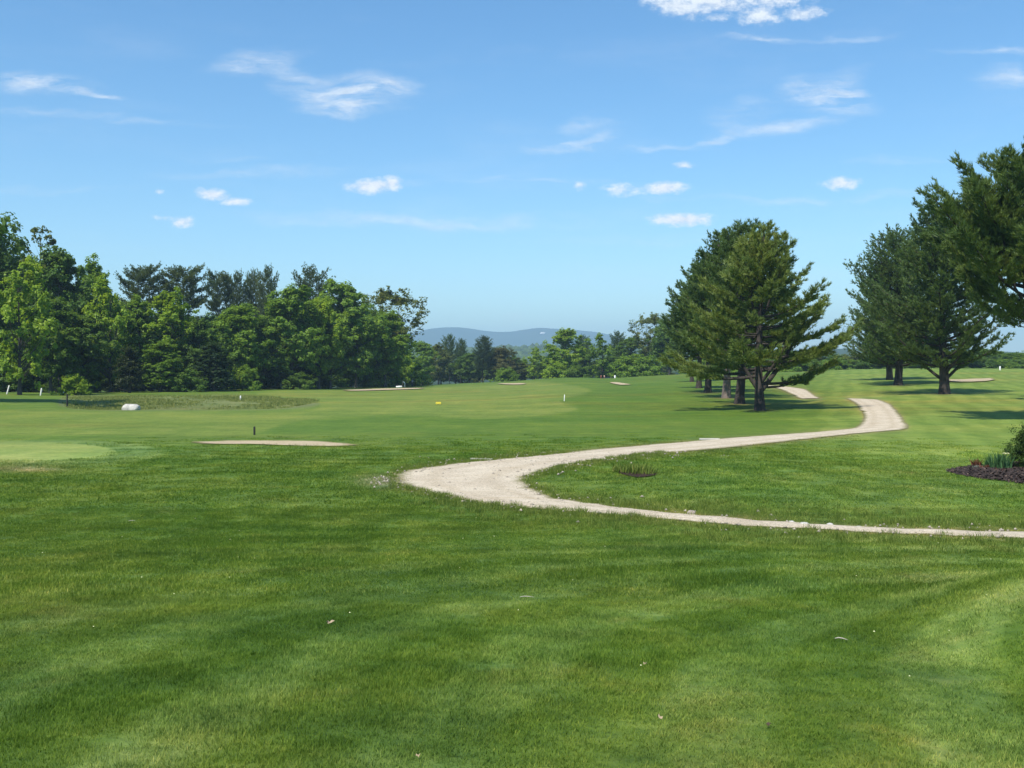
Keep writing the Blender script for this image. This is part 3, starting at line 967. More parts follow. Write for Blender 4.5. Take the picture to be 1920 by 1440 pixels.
pine1 = make_pine('pine_a', 3, h1, env_pine(118 * k1, 106 * k1, 52 * k1, None, seed=1, rag=.24), base=.235, whorl=.58, per=6, gap=.10, tufts=18000, per_tuft=7, trunk_r=.038,
                  up=lambda t: .03 + .38 * t ** 1.5, leaders=3, bare=.34,
                  low_limbs=[(h1 * .10, .12, 95 * k1, 1.35, .17), (h1 * .11, 2.9, 80 * k1, 1.6, .15), (h1 * .14, -.8, 80 * k1, 1.3, .12), (h1 * .15, .05, 140 * k1, .12), (h1 * .22, -.15, 170 * k1, .30), (h1 * .19, 3.05, 175 * k1, .02), (h1 * .21, 2.7, 160 * k1, .05), (h1 * .13, 0.25, 120 * k1, .12), (h1 * .27, -.5, 150 * k1, .1), (h1 * .27, -2.2, 150 * k1, .05), (h1 * .44, -.05, 118 * k1, .34), (h1 * .33, .0, 125 * k1, .45)])
plant_tree('pine_tree', pine1, p1, 'nearest pine of the left row, forked trunk and long low limbs reaching over the path', 'pine tree', PINE_C, 'pines in a row left of the path')

p2 = spot(1389, 757.5); k2 = mpp(p2); h2 = (757 - 416) * k2
pine2 = make_pine('pine_b', 8, h2, env_pine(118 * k2, 88 * k2, 44 * k2, seed=4, rag=.14), base=.25, whorl=.48, per=6, tufts=17000, per_tuft=7, trunk_r=.036, up=lambda t: .05 + .55 * t ** 1.5, leaders=4, bare=.3, lean=(.35, 0))
plant_tree('pine_tree', pine2, p2, 'tallest pine of the left row, second trunk from the front', 'pine tree', (0.112, 0.180, 0.046), 'pines in a row left of the path')

p3 = spot(1360, 746.5); k3 = mpp(p3); h3 = (746 - 440) * k3
pine3 = make_pine('pine_c', 21, h3, env_pine(95 * k3, 85 * k3, 46 * k3, seed=2, rag=.13), base=.28, whorl=.42, per=5, tufts=15000, per_tuft=6, needle=.24, nwidth=.045, trunk_r=.034, up=lambda t: .05 + .5 * t ** 1.5, leaders=2, bare=.3, lean=(-.4, 0))
t3 = plant_tree('pine_tree', pine3, p3, 'third pine of the left row, with paler grey brown trunk', 'pine tree', (0.108, 0.176, 0.044), 'pines in a row left of the path')
M_BARKP = mat_bark('pale_pine_bark', (.10, .075, .06), (.24, .19, .16))
for _c in t3.children:
    if _c.name.startswith('trunk'):
        _c.data = _c.data.copy(); _c.data.materials[0] = M_BARKP

for (bx, by, ty, lean_, lab, sc_, rz_) in ((1326, 736.5, 480, -.2, 'fourth pine of the left row with a pointed top left of the tall pair', 1.0, .7),
                                           (1310, 728, 520, 0, 'fifth pine of the left row, lower and darker than its neighbours', .9, 2.1),
                                           (1298, 716, 566, 0, 'sixth pine of the left row, low rounded crown at the far end', .9, 3.9)):
    pp = spot(bx, by)
    sc = (by - ty) * mpp(pp) / h3
    plant_tree('pine_tree', (pine3[0], pine3[1]), pp, lab, 'pine tree', (0.100, 0.168, 0.044), 'pines in a row left of the path', sc * 1.02, rz_, sc)

# --- the group on the right
pa = spot(1768, 739); ka = mpp(pa); ha = (739 - 378) * ka


def asA(t, a):
    return 1 - .05 * max(0, math.cos(a)) * (t < .5) + .15 * max(0, -math.cos(a)) * (t < .4)


pineA = make_pine('pine_d', 31, ha, env_pine(112 * ka, 104 * ka, 66 * ka, asA, seed=3, rag=.12), base=.15, whorl=.44, per=6, gap=.12, tufts=24000, per_tuft=7, nwidth=.042, trunk_r=.036, up=lambda t: .16 + .60 * t, leaders=4, bare=.22,
                  low_limbs=[(ha * .07, .2, 85 * ka, 1.0, .13), (ha * .07, 2.9, 85 * ka, .9, .13), (ha * .10, -1.2, 80 * ka, 1.0, .12)])
plant_tree('pine_tree', pineA, pa, 'dense dark pine standing alone in front on the right hillside, low forked limbs', 'pine tree', PINE_D, 'pines on the right hillside')
pb = spot(1683, 722); kb = mpp(pb); hb = (722 - 436) * kb
pineB = make_pine('pine_e', 45, hb, env_pine(100 * kb, 84 * kb, 55 * kb, seed=6, rag=.12), base=.13, whorl=.38, per=7, tufts=20000, per_tuft=6, needle=.24, nwidth=.048, trunk_r=.036, up=lambda t: .15 + .60 * t, leaders=4, bare=.22)
plant_tree('pine_tree', pineB, pb, 'broad rounded pine behind and left of the dark hillside pine', 'pine tree', (0.108, 0.178, 0.046), 'pines on the right hillside')
pc = spot(1667, 712.5); sC = (712 - 490) * mpp(pc) / hb
plant_tree('pine_tree', pineB, pc, 'farthest and leftmost pine of the hillside group, only its trunk foot clear', 'pine tree', (0.100, 0.168, 0.044), 'pines on the right hillside', sC * 1.05, 2.2, sC)
# big one at the edge
pd = spot(1950, 792); kd = mpp(pd); hd = (792 - 298) * kd


def asD(t, a):
    return (1 + .15 * max(0, -math.cos(a)) * (t > .45))


pineD = make_pine('pine_f', 52, hd, env_pine(80 * kd, 168 * kd, 92 * kd, asD, seed=5, rag=.16), base=.37, whorl=.50, per=6, gap=.18, tufts=23000, per_tuft=7, trunk_r=.026, lean=(-70 * kd, 0), up=lambda t: .15 + .6 * t, leaders=5, bare=.25,
                  low_limbs=[(hd * .36, 3.3, 70 * kd, .22)])
plant_tree('pine_tree', pineD, pd, 'tall pine leaning in at the right edge, its crown cut by the frame', 'pine tree', (0.118, 0.182, 0.044), 'pines on the right hillside')
pe = at_depth(2040, pd[1] + 18)
plant_tree('pine_tree', pineD, pe, 'pine mostly beyond the right edge behind the leaning one', 'pine tree', (0.095, 0.140, 0.046), 'pines on the right hillside', 1.15, 1.0, 1.15)

# --- broadleaf kinds (unit = metres)
B = {
    'oval': make_broadleaf('maple', 1, 16, 5.0, .22, 'oval', 105, 115, .25),
    'oval2': make_broadleaf('ash', 2, 16, 4.6, .18, 'oval', 95, 115, .25, airy=.35),
    'dome': make_broadleaf('oak', 3, 15, 6.0, .25, 'dome', 120, 115, .26),
    'column': make_broadleaf('poplar', 4, 16, 3.4, .12, 'column', 85, 110, .23, .26),
    'spread': make_broadleaf('spreading_oak', 5, 17, 6.6, .35, 'spread', 105, 95, .22, .15, airy=.55, multi=2),
    'wispy': make_broadleaf('aspen', 6, 17, 2.8, .45, 'oval', 34, 50, .22, .22, airy=.6),
    'bush': make_broadleaf('bush', 7, 4, 2.6, .02, 'bush', 46, 85, .17, .28, multi=3),
    'maple': make_broadleaf('young_maple', 9, 12, 4.4, .16, 'oval', 60, 120, .22, .19, airy=.4),
    'cone': make_broadleaf('cedar', 10, 8, 2.3, .03, 'cone', 60, 90, .16, .26),
    'fine': make_broadleaf('near_shrub', 11, 1.3, .75, .0, 'bush', 130, 170, .028, .30, multi=3),
}
BH = {'oval': 16, 'oval2': 16, 'dome': 15, 'column': 16, 'spread': 17, 'wispy': 17, 'bush': 4, 'maple': 12, 'cone': 8}
BR = {'oval': 5.0, 'oval2': 4.6, 'dome': 6.0, 'column': 3.4, 'spread': 6.6, 'wispy': 2.8, 'bush': 2.6, 'maple': 4.4, 'cone': 2.3}
def env_flat(t, a):
    return .80 * np.interp(t, [0, .5, .72, .86, .95, 1], [2, 3.4, 4.5, 4.2, 2.9, .9]) * (1 + .25 * math.sin(2 * a + 7 * t) + .2 * math.sin(5 * a - 11 * t))


fp = make_pine('wood_pine', 61, 18, env_flat, twig=.36, fuzz=.13, base=.42, whorl=.62, per=6, tufts=8000, per_tuft=7, needle=.30, nwidth=.065, trunk_r=.012, up=lambda t: .04 + .30 * t ** 3, bare=.25, gap=.25)
fp2 = make_pine('wood_pine_full', 62, 18, env_pine(3.0, 3.6, 2.6, seed=5, rag=.2), twig=.36, fuzz=.12, base=.28, whorl=.6, per=6, tufts=8000, per_tuft=7, needle=.30, nwidth=.07, trunk_r=.013, up=lambda t: .12 + .5 * t, bare=.25)

LIME = (0.250, 0.380, 0.034)
MID = (0.180, 0.300, 0.034)
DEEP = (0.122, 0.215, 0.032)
OLIVE = (0.150, 0.190, 0.045)
RUST = (0.135, 0.145, 0.050)


def tree_px(kind, px, base_y, top_y, width, Y, color, label, group, cat='tree', name=None, rz=None):
    """place a tree by where it stands (bearing, distance), top height and crown width"""
    loc = at_depth(px, Y)
    m = Y / F
    zt = EYE - (top_y - HOR) * m
    hh = zt - loc[2]
    if kind in ('pine', 'pine2'):
        mesh = fp if kind == 'pine' else fp2
        s = width * m / 2 / 4.0
        sz = hh / 18
    else:
        mesh = B[kind]
        s = width * m / 2 / (BR[kind] * .98)
        sz = hh / BH[kind]
    nm = name or {'pine': 'pine_tree', 'pine2': 'pine_tree', 'bush': 'bush', 'cone': 'cedar_tree'}.get(kind, 'broadleaf_tree')
    return plant_tree(nm, mesh, loc, label, cat, color, group, s, random.Random(px * 7 + int(Y)).uniform(0, 6.28) if rz is None else rz, sz)


GW = 'trees of the wood along the left side'
G2 = 'trees of the far wood beyond the fairway'
front = [
    # kind, px, top_y, width, depth, colour, label
    ('maple', 36, 492, 135, 101, LIME, 'bright lime green tree in front of the dark wood at the left edge'),
    ('dome', -30, 405, 190, 122, DEEP, 'tallest dark leafy tree at the left edge of the photo'),
    ('wispy', 78, 412, 72, 124, OLIVE, 'thin feathery tree sticking up right of the tall left edge tree'),
    ('oval', 112, 468, 125, 119, DEEP, 'dark leafy tree behind the bright lime tree at the left'),
    ('oval', 95, 560, 110, 111, DEEP, 'low dark tree in the shade right of the bright lime tree'),
    ('oval2', 175, 488, 110, 128, MID, 'loose topped tree left of the first skyline pines'),
    ('maple', 208, 528, 115, 117, LIME, 'yellow green tree above the dark cedar'),
    ('column', 262, 556, 66, 121, MID, 'narrow green tree right of the yellow green tree'),
    ('oval', 155, 590, 100, 114, DEEP, 'shaded tree over the low bright bush on the left'),
    ('oval2', 322, 545, 105, 123, LIME, 'light green tree below the second skyline pine'),
    ('column', 300, 640, 80, 117, MID, 'shorter green tree right of the dark cedar'),
    ('oval', 375, 600, 80, 124, DEEP, 'dark tree between two light green ones under the skyline pines'),
    ('cone', 400, 640, 90, 122, (0.035, .07, .02), 'dark pointed tree in the deep shade of the wood edge'),  # shade of the wood edge is put into this leaf colour
    ('oval', 448, 572, 110, 134, MID, 'rounded light tree below the tight clump of skyline pines'),
    ('oval2', 495, 600, 90, 137, DEEP, 'dull green tree left of the broad bright tree'),
    ('oval', 548, 538, 130, 141, MID, 'broad bright tree in the middle of the left wood'),
    ('oval', 598, 560, 90, 146, LIME, 'light green tree under the pointed lone skyline pine'),
    ('oval', 640, 528, 130, 160, MID, 'tall full tree right of the lone skyline pine'),
    ('oval2', 620, 600, 80, 148, DEEP, 'dark narrow tree before the tall full tree'),
    ('oval', 668, 582, 92, 158, MID, 'left of the two round trees at the end of the left wood'),
    ('oval', 722, 584, 100, 165, MID, 'right of the two round trees at the end of the left wood'),
    ('spread', 725, 542, 165, 180, OLIVE, 'airy spreading oak at the right end of the left wood'),
    ('bush', 140, 706, 50, 103, LIME, 'small bright bush at the foot of the dark wood on the left'),
    ('bush', 455, 690, 60, 128, MID, 'low leafy bush at the wood edge left of centre'),
    ('bush', 350, 692, 70, 118, DEEP, 'grey green bush at the wood edge right of the cedar'),
    ('cone', 243, 650, 64, 112, (0.055, .078, .026), 'dark cedar standing at the edge of the left wood'),
    ('bush', 560, 700, 60, 138, DEEP, 'low shaded bush under the broad bright tree'),
    ('bush', 775, 690, 60, 188, MID, 'green bush behind the golfers at the far sand strip'),
    ('bush', 745, 660, 60, 176, LIME, 'bright bushy sapling left of the golfers'),
]
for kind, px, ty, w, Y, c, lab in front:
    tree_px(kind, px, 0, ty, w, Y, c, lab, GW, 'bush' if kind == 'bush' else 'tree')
sky_p = [('pine', 270, 502, 84, 142, 'leftmost pine rising over the left wood, flat layered boughs'),
         ('pine', 345, 503, 92, 146, 'second pine rising over the left wood, widest flat crown'),
         ('pine', 412, 513, 58, 158, 'slim see through pine third from left on the skyline'),
         ('pine2', 447, 510, 56, 160, 'fourth skyline pine, at the left of the tight clump'),
         ('pine2', 474, 508, 50, 163, 'fifth skyline pine, in the middle of the tight clump'),
         ('pine2', 503, 500, 54, 160, 'sixth skyline pine, at the right of the tight clump'),
         ('pine2', 582, 499, 88, 168, 'lone pointed pine standing above the broad bright tree')]
for kind, px, ty, w, Y, lab in sky_p:
    tree_px(kind, px, 0, ty, w, Y, (0.120, 0.170, 0.060), lab, 'tall pines on the skyline of the left wood', 'pine tree')
A_LEFT = [(-30, 'the tallest tree at the left edge'), (36, 'the bright lime tree'), (78, 'the thin feathery tree'), (140, 'the small bright bush'), (175, 'the loose topped tree'),
          (208, 'the yellow green tree'), (243, 'the dark cedar'), (270, 'the leftmost skyline pine'), (322, 'the second skyline pine'), (400, 'the dark pointed tree'), (425, 'the slim skyline pine'),
          (474, 'the tight clump of skyline pines'), (548, 'the broad bright tree'), (582, 'the lone pointed pine'), (640, 'the tall full tree'), (668, 'the left round tree'), (722, 'the right round tree'), (760, 'the airy spreading oak')]
A_FAR = [(775, 'the golfers'), (790, 'the leftmost far tree'), (843, 'the two small dark conifers'), (906, 'the tallest far conifer'), (942, 'the brownish far tree'), (975, 'the low olive tree'), (1001, 'the light round far tree'),
         (1062, 'the biggest bright far tree'), (1093, 'the conifer between the bright trees'), (1130, 'the bright tree with bare trunk'), (1157, 'the rightmost small conifer'), (1222, 'the airy tree by the pine row'), (1260, 'the far end of the pine row')]
A_RIGHT = [(1326, 'the middle trunks of the pine row'), (1389, 'the second trunk of the pine row'), (1428, 'the nearest row pine'), (1500, 'the far stretch of path'), (1560, 'the tips of the long low limbs'), (1600, 'the end of the path bend'),
           (1640, 'the left flank of the hillside pines'), (1683, 'the rounded hillside pine'), (1725, 'the gap between hillside trunks'), (1768, 'the dark front hillside pine'), (1820, 'the hillside sand bunker'), (1875, 'the tiny skyline stake'), (1915, 'the leaning edge pine')]
_used = {}


def rel_label(px, anchors, what):
    """says which filler tree this is by what stands in front of it"""
    order = sorted(anchors, key=lambda a: abs(a[0] - px))
    for ax, ph in order[:4]:
        d = px - ax
        for r in (['just behind'] if abs(d) < 9 else ['behind and right of' if d > 0 else 'behind and left of', 'farther back, past the ' + ('right' if d > 0 else 'left') + ' of']):
            t = f'{what} {r} {ph}'
            if t not in _used:
                _used[t] = 1
                return t
    return f'{what} {"right" if px > order[0][0] else "left"} of {order[0][1]}'


rnd = random.Random(4)
# the wood is deep: more trees fill it behind the front ones
for i in range(24):
    px = -60 + i * 34 + rnd.uniform(-8, 8)
    Y = np.interp(px, [0, 480, 760], [136, 152, 185]) + rnd.uniform(-3, 8)
    ty = np.interp(px, [-60, 60, 120, 200, 300, 480, 560, 640, 760], [460, 470, 520, 560, 590, 600, 575, 570, 600]) + rnd.uniform(-6, 14)
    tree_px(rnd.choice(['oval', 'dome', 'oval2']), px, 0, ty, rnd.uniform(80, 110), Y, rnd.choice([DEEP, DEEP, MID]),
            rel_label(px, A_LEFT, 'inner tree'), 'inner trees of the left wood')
# shrubby edge under the trees
for i in range(22):
    px = -20 + i * 37 + rnd.uniform(-10, 10)
    Y = np.interp(px, [0, 480, 760], [112, 135, 176]) + rnd.uniform(0, 5)
    tree_px('bush', px, 0, rnd.uniform(668, 700), rnd.uniform(60, 85), Y, rnd.choice([DEEP, DEEP, (0.05, .085, .025)]),  # darkest pick deepens the shade under the trees through leaf colour
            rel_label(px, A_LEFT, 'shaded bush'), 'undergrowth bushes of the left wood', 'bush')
# a tree beyond the left edge, whose shade falls into the picture
plant_tree('broadleaf_tree', B['dome'], at_depth(-155, 74), 'tree beyond the left edge whose shadow crosses the bank', 'tree', MID, GW, .86, 1.2, 1.33)

far = [
    ('oval', 790, 640, 60, 240, MID, 'green tree at the left end of the far wood'),
    ('oval2', 822, 645, 60, 255, OLIVE, 'dull green tree left of the far dark conifers'),
    ('pine2', 843, 627, 32, 262, PINE_D, 'left of the two small dark conifers before the mountain'),
    ('pine2', 864, 635, 30, 262, PINE_D, 'right of the two small dark conifers before the mountain'),
    ('pine2', 906, 630, 48, 240, (0.075, .12, .045), 'tallest dark conifer before the middle of the blue mountain'),
    ('oval', 880, 662, 60, 245, DEEP, 'dark tree left of the tall far conifer'),
    ('dome', 942, 652, 66, 243, RUST, 'brownish olive tree right of the tall far conifer'),
    ('bush', 950, 692, 40, 225, MID, 'pale bush in front of the brownish far tree'),
    ('oval', 975, 680, 50, 250, OLIVE, 'low olive tree in the dip of the far wood'),
    ('maple', 1001, 653, 48, 232, LIME, 'light green round tree left of the big far tree'),
    ('oval', 1062, 617, 72, 226, LIME, 'biggest bright green tree standing before the blue mountain'),
    ('bush', 1042, 682, 50, 215, LIME, 'yellow green bush at the foot of the big far tree'),
    ('oval', 1030, 668, 45, 242, DEEP, 'dark small tree left behind the big far tree'),
    ('maple', 1130, 628, 58, 218, MID, 'bright tree with bare trunk foot standing right of the big far tree'),
    ('pine2', 1093, 628, 34, 255, PINE_D, 'dark conifer between the two bright far trees'),
    ('pine2', 1157, 621, 38, 250, PINE_D, 'dark conifer right of the bright tree with bare trunk'),
    ('oval', 1100, 655, 60, 245, DEEP, 'shaded tree between the two bright far trees'),
    ('oval', 1185, 632, 70, 235, DEEP, 'deep green tree left of the pine row'),
    ('spread', 1222, 590, 90, 222, OLIVE, 'airy tree at the far end of the pine row'),
    ('dome', 1255, 600, 80, 215, DEEP, 'dark round tree behind the far end of the pine row'),
    ('bush', 1180, 668, 60, 205, MID, 'bright bush on the crest left of the pine row'),
    ('bush', 1212, 670, 60, 205, MID, 'green bush on the crest under the airy tree'),
    ('oval', 1150, 668, 55, 228, DEEP, 'low dark tree behind the bright trunk of the far tree'),
    ('bush', 1080, 688, 50, 215, DEEP, 'low dark bush under the big far tree'),
]
for kind, px, ty, w, Y, c, lab in far:
    tree_px(kind, px, 0, ty, w, Y, c, lab, G2, {'bush': 'bush', 'pine2': 'conifer'}.get(kind, 'tree'))
for i in range(20):
    px = 775 + i * 25 + rnd.uniform(-8, 8)
    tree_px(rnd.choice(['oval', 'dome', 'bush', 'oval2']), px, 0, rnd.uniform(668, 684), rnd.uniform(45, 65), 268 + rnd.uniform(0, 14), rnd.choice([DEEP, DEEP, OLIVE]),
            rel_label(px, A_FAR, 'low dark tree'), 'inner trees of the far wood')
for i in range(18):
    px = 1330 + i * 36 + rnd.uniform(-8, 8)
    ty = np.interp(px, [1330, 1500, 1640, 1900], [655, 664, 662, 656]) + rnd.uniform(-5, 6)
    tree_px(rnd.choice(['dome', 'bush', 'oval', 'bush']), px, 0, ty, rnd.uniform(60, 85), 212 + rnd.uniform(-5, 14), rnd.choice([DEEP, MID, MID, OLIVE]),
            rel_label(px, A_RIGHT, 'horizon belt tree'), 'low tree belt behind the right hillside')
for i in range(16):
    px = 1320 + i * 42 + rnd.uniform(-8, 8)
    tree_px('bush', px, 0, 674 + rnd.uniform(-4, 4), rnd.uniform(60, 80), 196 + rnd.uniform(0, 6), rnd.choice([DEEP, MID]),
            rel_label(px, A_RIGHT, 'horizon belt shrub'), 'shrubs of the low tree belt', 'bush')


# ------------------------------------------------------------------ far ridge and mountains
def mat_far(name, c1, c2, sc):
    m, nt, p, out = new_mat(name)
    pos = nd(nt, 'ShaderNodeNewGeometry').outputs['Position']
    t = noise_n(nt, pos, sc, 6, .7)
    nt.links.new(ramp(nt, t, [(.35, c1), (.65, c2)]), p.inputs['Base Color'])
    p.inputs['Roughness'].default_value = .95
    p.inputs['Specular IOR Level'].default_value = .05
    return m


def ridge_mesh(name, prof, Y0, depth, mat, rough, lab, base=-8, cell=None):
    """a hill range: rises to the profile's skyline at depth Y0 and falls behind it"""
    us = np.linspace(-1.25, 1.25, 700 if cell is None else cell)
    P = np.array(prof, float)
    py = np.interp(us, (P[:, 0] - 960) / F, P[:, 1])
    top = EYE + (HOR - py) / F * Y0
    rs = np.random.RandomState(8)
    ks = np.exp(-np.linspace(-2, 2, 15) ** 2); ks /= ks.sum()
    top = np.convolve(np.pad(top, 7, mode='edge'), ks, 'valid')
    rows = np.linspace(-1, 1, 41)
    v = []
    for r in rows:
        Yr = Y0 + r * depth * .5
        prof_r = np.cos(r * np.pi / 2) ** (1.15 if r < 0 else 1.0)
        x = us * Y0
        nse = np.array([mnoise.fractal(Vector((xx * 0.0016, Yr * 0.0016, 3)), 1.0, 2.2, 5) for xx in x]) * rough
        z = base + (top - base) * prof_r * (1 + .0 * nse) + nse * prof_r * (abs(r) > .02) * np.clip(abs(r) * 4, 0, 1)
        v.append(np.stack([x, np.full_like(x, Yr), z], -1))
    v = np.array(v)
    n = len(us)
    i = np.arange(len(rows) - 1)[:, None] * n; j = np.arange(n - 1)[None, :]
    q = np.stack([i + j, i + j + 1, i + n + j + 1, i + n + j], -1).reshape(-1, 4)
    me = mesh_np(name, v.reshape(-1, 3), q, mat, True)
    return tag(link(name, me), lab, kind='structure')


M_MTN = mat_far('mountain_forest', (.020, .045, .016), (.040, .070, .024), .006)
ridge_mesh('mountains', [(-900, 668), (0, 665), (500, 664), (700, 645), (770, 628), (800, 618), (830, 614), (870, 614.5), (895, 619), (925, 623.5), (950, 624), (975, 621), (1000, 615), (1020, 614.5), (1040, 617), (1075, 618), (1100, 620.5), (1130, 624), (1160, 632), (1200, 645), (1350, 660), (1900, 668), (2800, 670)],
           5600, 2000, M_MTN, 26, 'blue wooded mountains on the horizon')
# bare slope with pale cleared runs near the summit
def clearing():
    rs = np.random.RandomState(2)
    pts = [(1012, 625), (1018, 620), (1025, 616.8), (1034, 615.8), (1031, 618.8), (1025, 622), (1019, 625.5)]
    v = []
    for (px, py) in pts:
        Yc = 5600 - 150 - (py - 615) * 28
        r = ray(px, py); t = Yc / r[1]
        v.append([r[0] * t, Yc, EYE + r[2] * t])
    v = np.array(v)
    w = v + np.array([0, 12, -6])
    n = len(v)
    f = [[k, (k + 1) % n, n + (k + 1) % n, n + k] for k in range(n)]
    me = bpy.data.meshes.new('clearing')
    me.from_pydata([tuple(a) for a in np.vstack([v, w])], [], [list(range(n)), list(range(n, 2 * n))[::-1]] + f)
    me.materials.append(mat_far('bare_slope', (.75, .72, .64), (.85, .82, .75), .01))
    tag(link('ski_slope', me), 'pale bare run near the mountain summit', kind='structure')


clearing()


# woods on the far ridge: thousands of small crowns, nobody could count them
def far_woods():
    rs = np.random.RandomState(12)
    n = 15000
    Y = np.sqrt(rs.uniform(760 ** 2, 1650 ** 2, n))
    u = rs.uniform(-.2, .2, n)
    x = u * Y
    z = H(x, Y)
    hh = rs.uniform(6, 10, n) * (1 + (rs.rand(n) > .95) * .4)
    rr = hh * rs.uniform(.42, .62, n)
    # low-poly ragged crown template
    th = np.linspace(0, 2 * np.pi, 6, endpoint=False)
    tv = np.vstack([np.stack([np.cos(th) * .7, np.sin(th) * .7, np.full(6, .12)], -1), np.stack([np.cos(th + .5), np.sin(th + .5), np.full(6, .5)], -1), np.stack([np.cos(th) * .72, np.sin(th) * .72, np.full(6, .85)], -1), [[0, 0, 1.05]]])
    q = []
    t = []
    for a in range(6):
        b = (a + 1) % 6
        q.append([a, b, 6 + b, 6 + a]); q.append([6 + a, 6 + b, 12 + b, 12 + a]); t.append([12 + a, 12 + b, 18])
    q = np.array(q); t = np.array(t)
    m = len(tv)
    V = tv[None] * np.stack([rr, rr, hh], -1)[:, None, :] * (1 + rs.randn(n, m, 3) * .14) + np.stack([x, Y, z], -1)[:, None, :]
    off = (np.arange(n) * m)[:, None, None]
    me = mesh_np('far_woods', V.reshape(-1, 3), [(q[None] + off).reshape(-1, 4), (t[None] + off).reshape(-1, 3)], mat_far2)
    tag(link('far_woods', me), 'distant woods filling the valley below the mountains', kind='stuff')


mat_far2, _nt, _p, _o = new_mat('far_canopy')
_g = nd(_nt, 'ShaderNodeNewGeometry')
_nt.links.new(ramp(_nt, _g.outputs['Random Per Island'], [(0, (.022, .045, .016)), (.5, (.045, .085, .022)), (1, (.075, .12, .03))]), _p.inputs['Base Color'])
_p.inputs['Roughness'].default_value = .9
far_woods()


# ------------------------------------------------------------------ grass
def tuft_mesh(name, seed, n, rad, hgt, wid, lean, mat):
    rs = np.random.RandomState(seed)
    r = rad * np.sqrt(rs.uniform(0, 1, n)); a = rs.uniform(0, 6.28, n)
    p = np.stack([r * np.cos(a), r * np.sin(a), np.full(n, -.004)], -1)
    b = rs.uniform(0, 6.28, n)
    h = hgt * rs.uniform(.45, 1.15, n)
    l = lean * rs.uniform(.1, 1.0, n) * h
    dx = np.stack([np.cos(b), np.sin(b), np.zeros(n)], -1)
    c = b + np.pi / 2 + rs.randn(n) * .6
    s = np.stack([np.cos(c), np.sin(c), np.zeros(n)], -1) * (wid * rs.uniform(.7, 1.3, n))[:, None]
    up = np.array([0, 0, 1.0])
    m1 = p + dx * (l * .35)[:, None] + up * (h * .55)[:, None]
    tp = p + dx * l[:, None] + up * h[:, None]
    v = np.stack([p - s * .5, p + s * .5, m1 + s * .42, m1 - s * .42, tp], 1).reshape(-1, 3)
    o = np.arange(n)[:, None] * 5
    q = o + np.array([[0, 1, 2, 3]]); t = o + np.array([[3, 2, 4]])
    me = mesh_np(name, v, [q, t], mat)
    return me


def scatter(name, pts, rots, scales, tuft, label, zc=None):
    """geometry-nodes turf: points carrying rotation and size, one tuft instanced on each"""
    proto = bpy.data.objects.new(name + '_tuft', tuft)
    me = bpy.data.meshes.new(name)
    me.vertices.add(len(pts))
    me.vertices.foreach_set('co', np.asarray(pts, np.float32).ravel())
    a = me.attributes.new('rz', 'FLOAT_VECTOR', 'POINT')
    rv = np.zeros((len(pts), 3), np.float32); rv[:, 2] = rots
    a.data.foreach_set('vector', rv.ravel())
    s = me.attributes.new('sc', 'FLOAT_VECTOR', 'POINT')
    s.data.foreach_set('vector', np.asarray(scales, np.float32).ravel())
    if zc is not None:
        z4 = me.attributes.new('zc', 'FLOAT_COLOR', 'POINT')
        z4.data.foreach_set('color', np.hstack([zc, np.ones((len(zc), 1))]).astype(np.float32).ravel())
    o = link(name, me)
    ng = bpy.data.node_groups.new(name + '_nodes', 'GeometryNodeTree')
    ng.interface.new_socket('Geometry', in_out='INPUT', socket_type='NodeSocketGeometry')
    ng.interface.new_socket('Geometry', in_out='OUTPUT', socket_type='NodeSocketGeometry')
    gi = ng.nodes.new('NodeGroupInput'); go = ng.nodes.new('NodeGroupOutput')
    oi = ng.nodes.new('GeometryNodeObjectInfo'); oi.inputs['Object'].default_value = proto
    oi.inputs['As Instance'].default_value = True
    ip = ng.nodes.new('GeometryNodeInstanceOnPoints')
    ar = ng.nodes.new('GeometryNodeInputNamedAttribute'); ar.data_type = 'FLOAT_VECTOR'; ar.inputs['Name'].default_value = 'rz'
    asc = ng.nodes.new('GeometryNodeInputNamedAttribute'); asc.data_type = 'FLOAT_VECTOR'; asc.inputs['Name'].default_value = 'sc'
    e2r = ng.nodes.new('FunctionNodeEulerToRotation')
    ng.links.new(ar.outputs['Attribute'], e2r.inputs[0])
    ng.links.new(gi.outputs[0], ip.inputs['Points'])
    ng.links.new(oi.outputs['Geometry'], ip.inputs['Instance'])
    ng.links.new(e2r.outputs[0], ip.inputs['Rotation'])
    ng.links.new(asc.outputs['Attribute'], ip.inputs['Scale'])
    ng.links.new(ip.outputs[0], go.inputs[0])
    md = o.modifiers.new('turf', 'NODES'); md.node_group = ng
    return tag(o, label, kind='stuff')


NOGRASS = [path_poly, path2_poly, BED, TRAP, GREEN]


def wedge(rs, y0, y1, dens, umax=.56):
    area = umax * (y1 * y1 - y0 * y0)
    n = int(area * dens)
    Y = np.sqrt(rs.uniform(y0 * y0, y1 * y1, n)); u = rs.uniform(-umax, umax, n)
    return u * Y, Y


def clear_of(x, y, margin=0.0):
    px, py = project(x, y, H(x, y))
    ok = np.ones(len(x), bool)
    for poly in NOGRASS:
        ok &= poly_sd(px, py, poly) < margin
    return ok, px, py


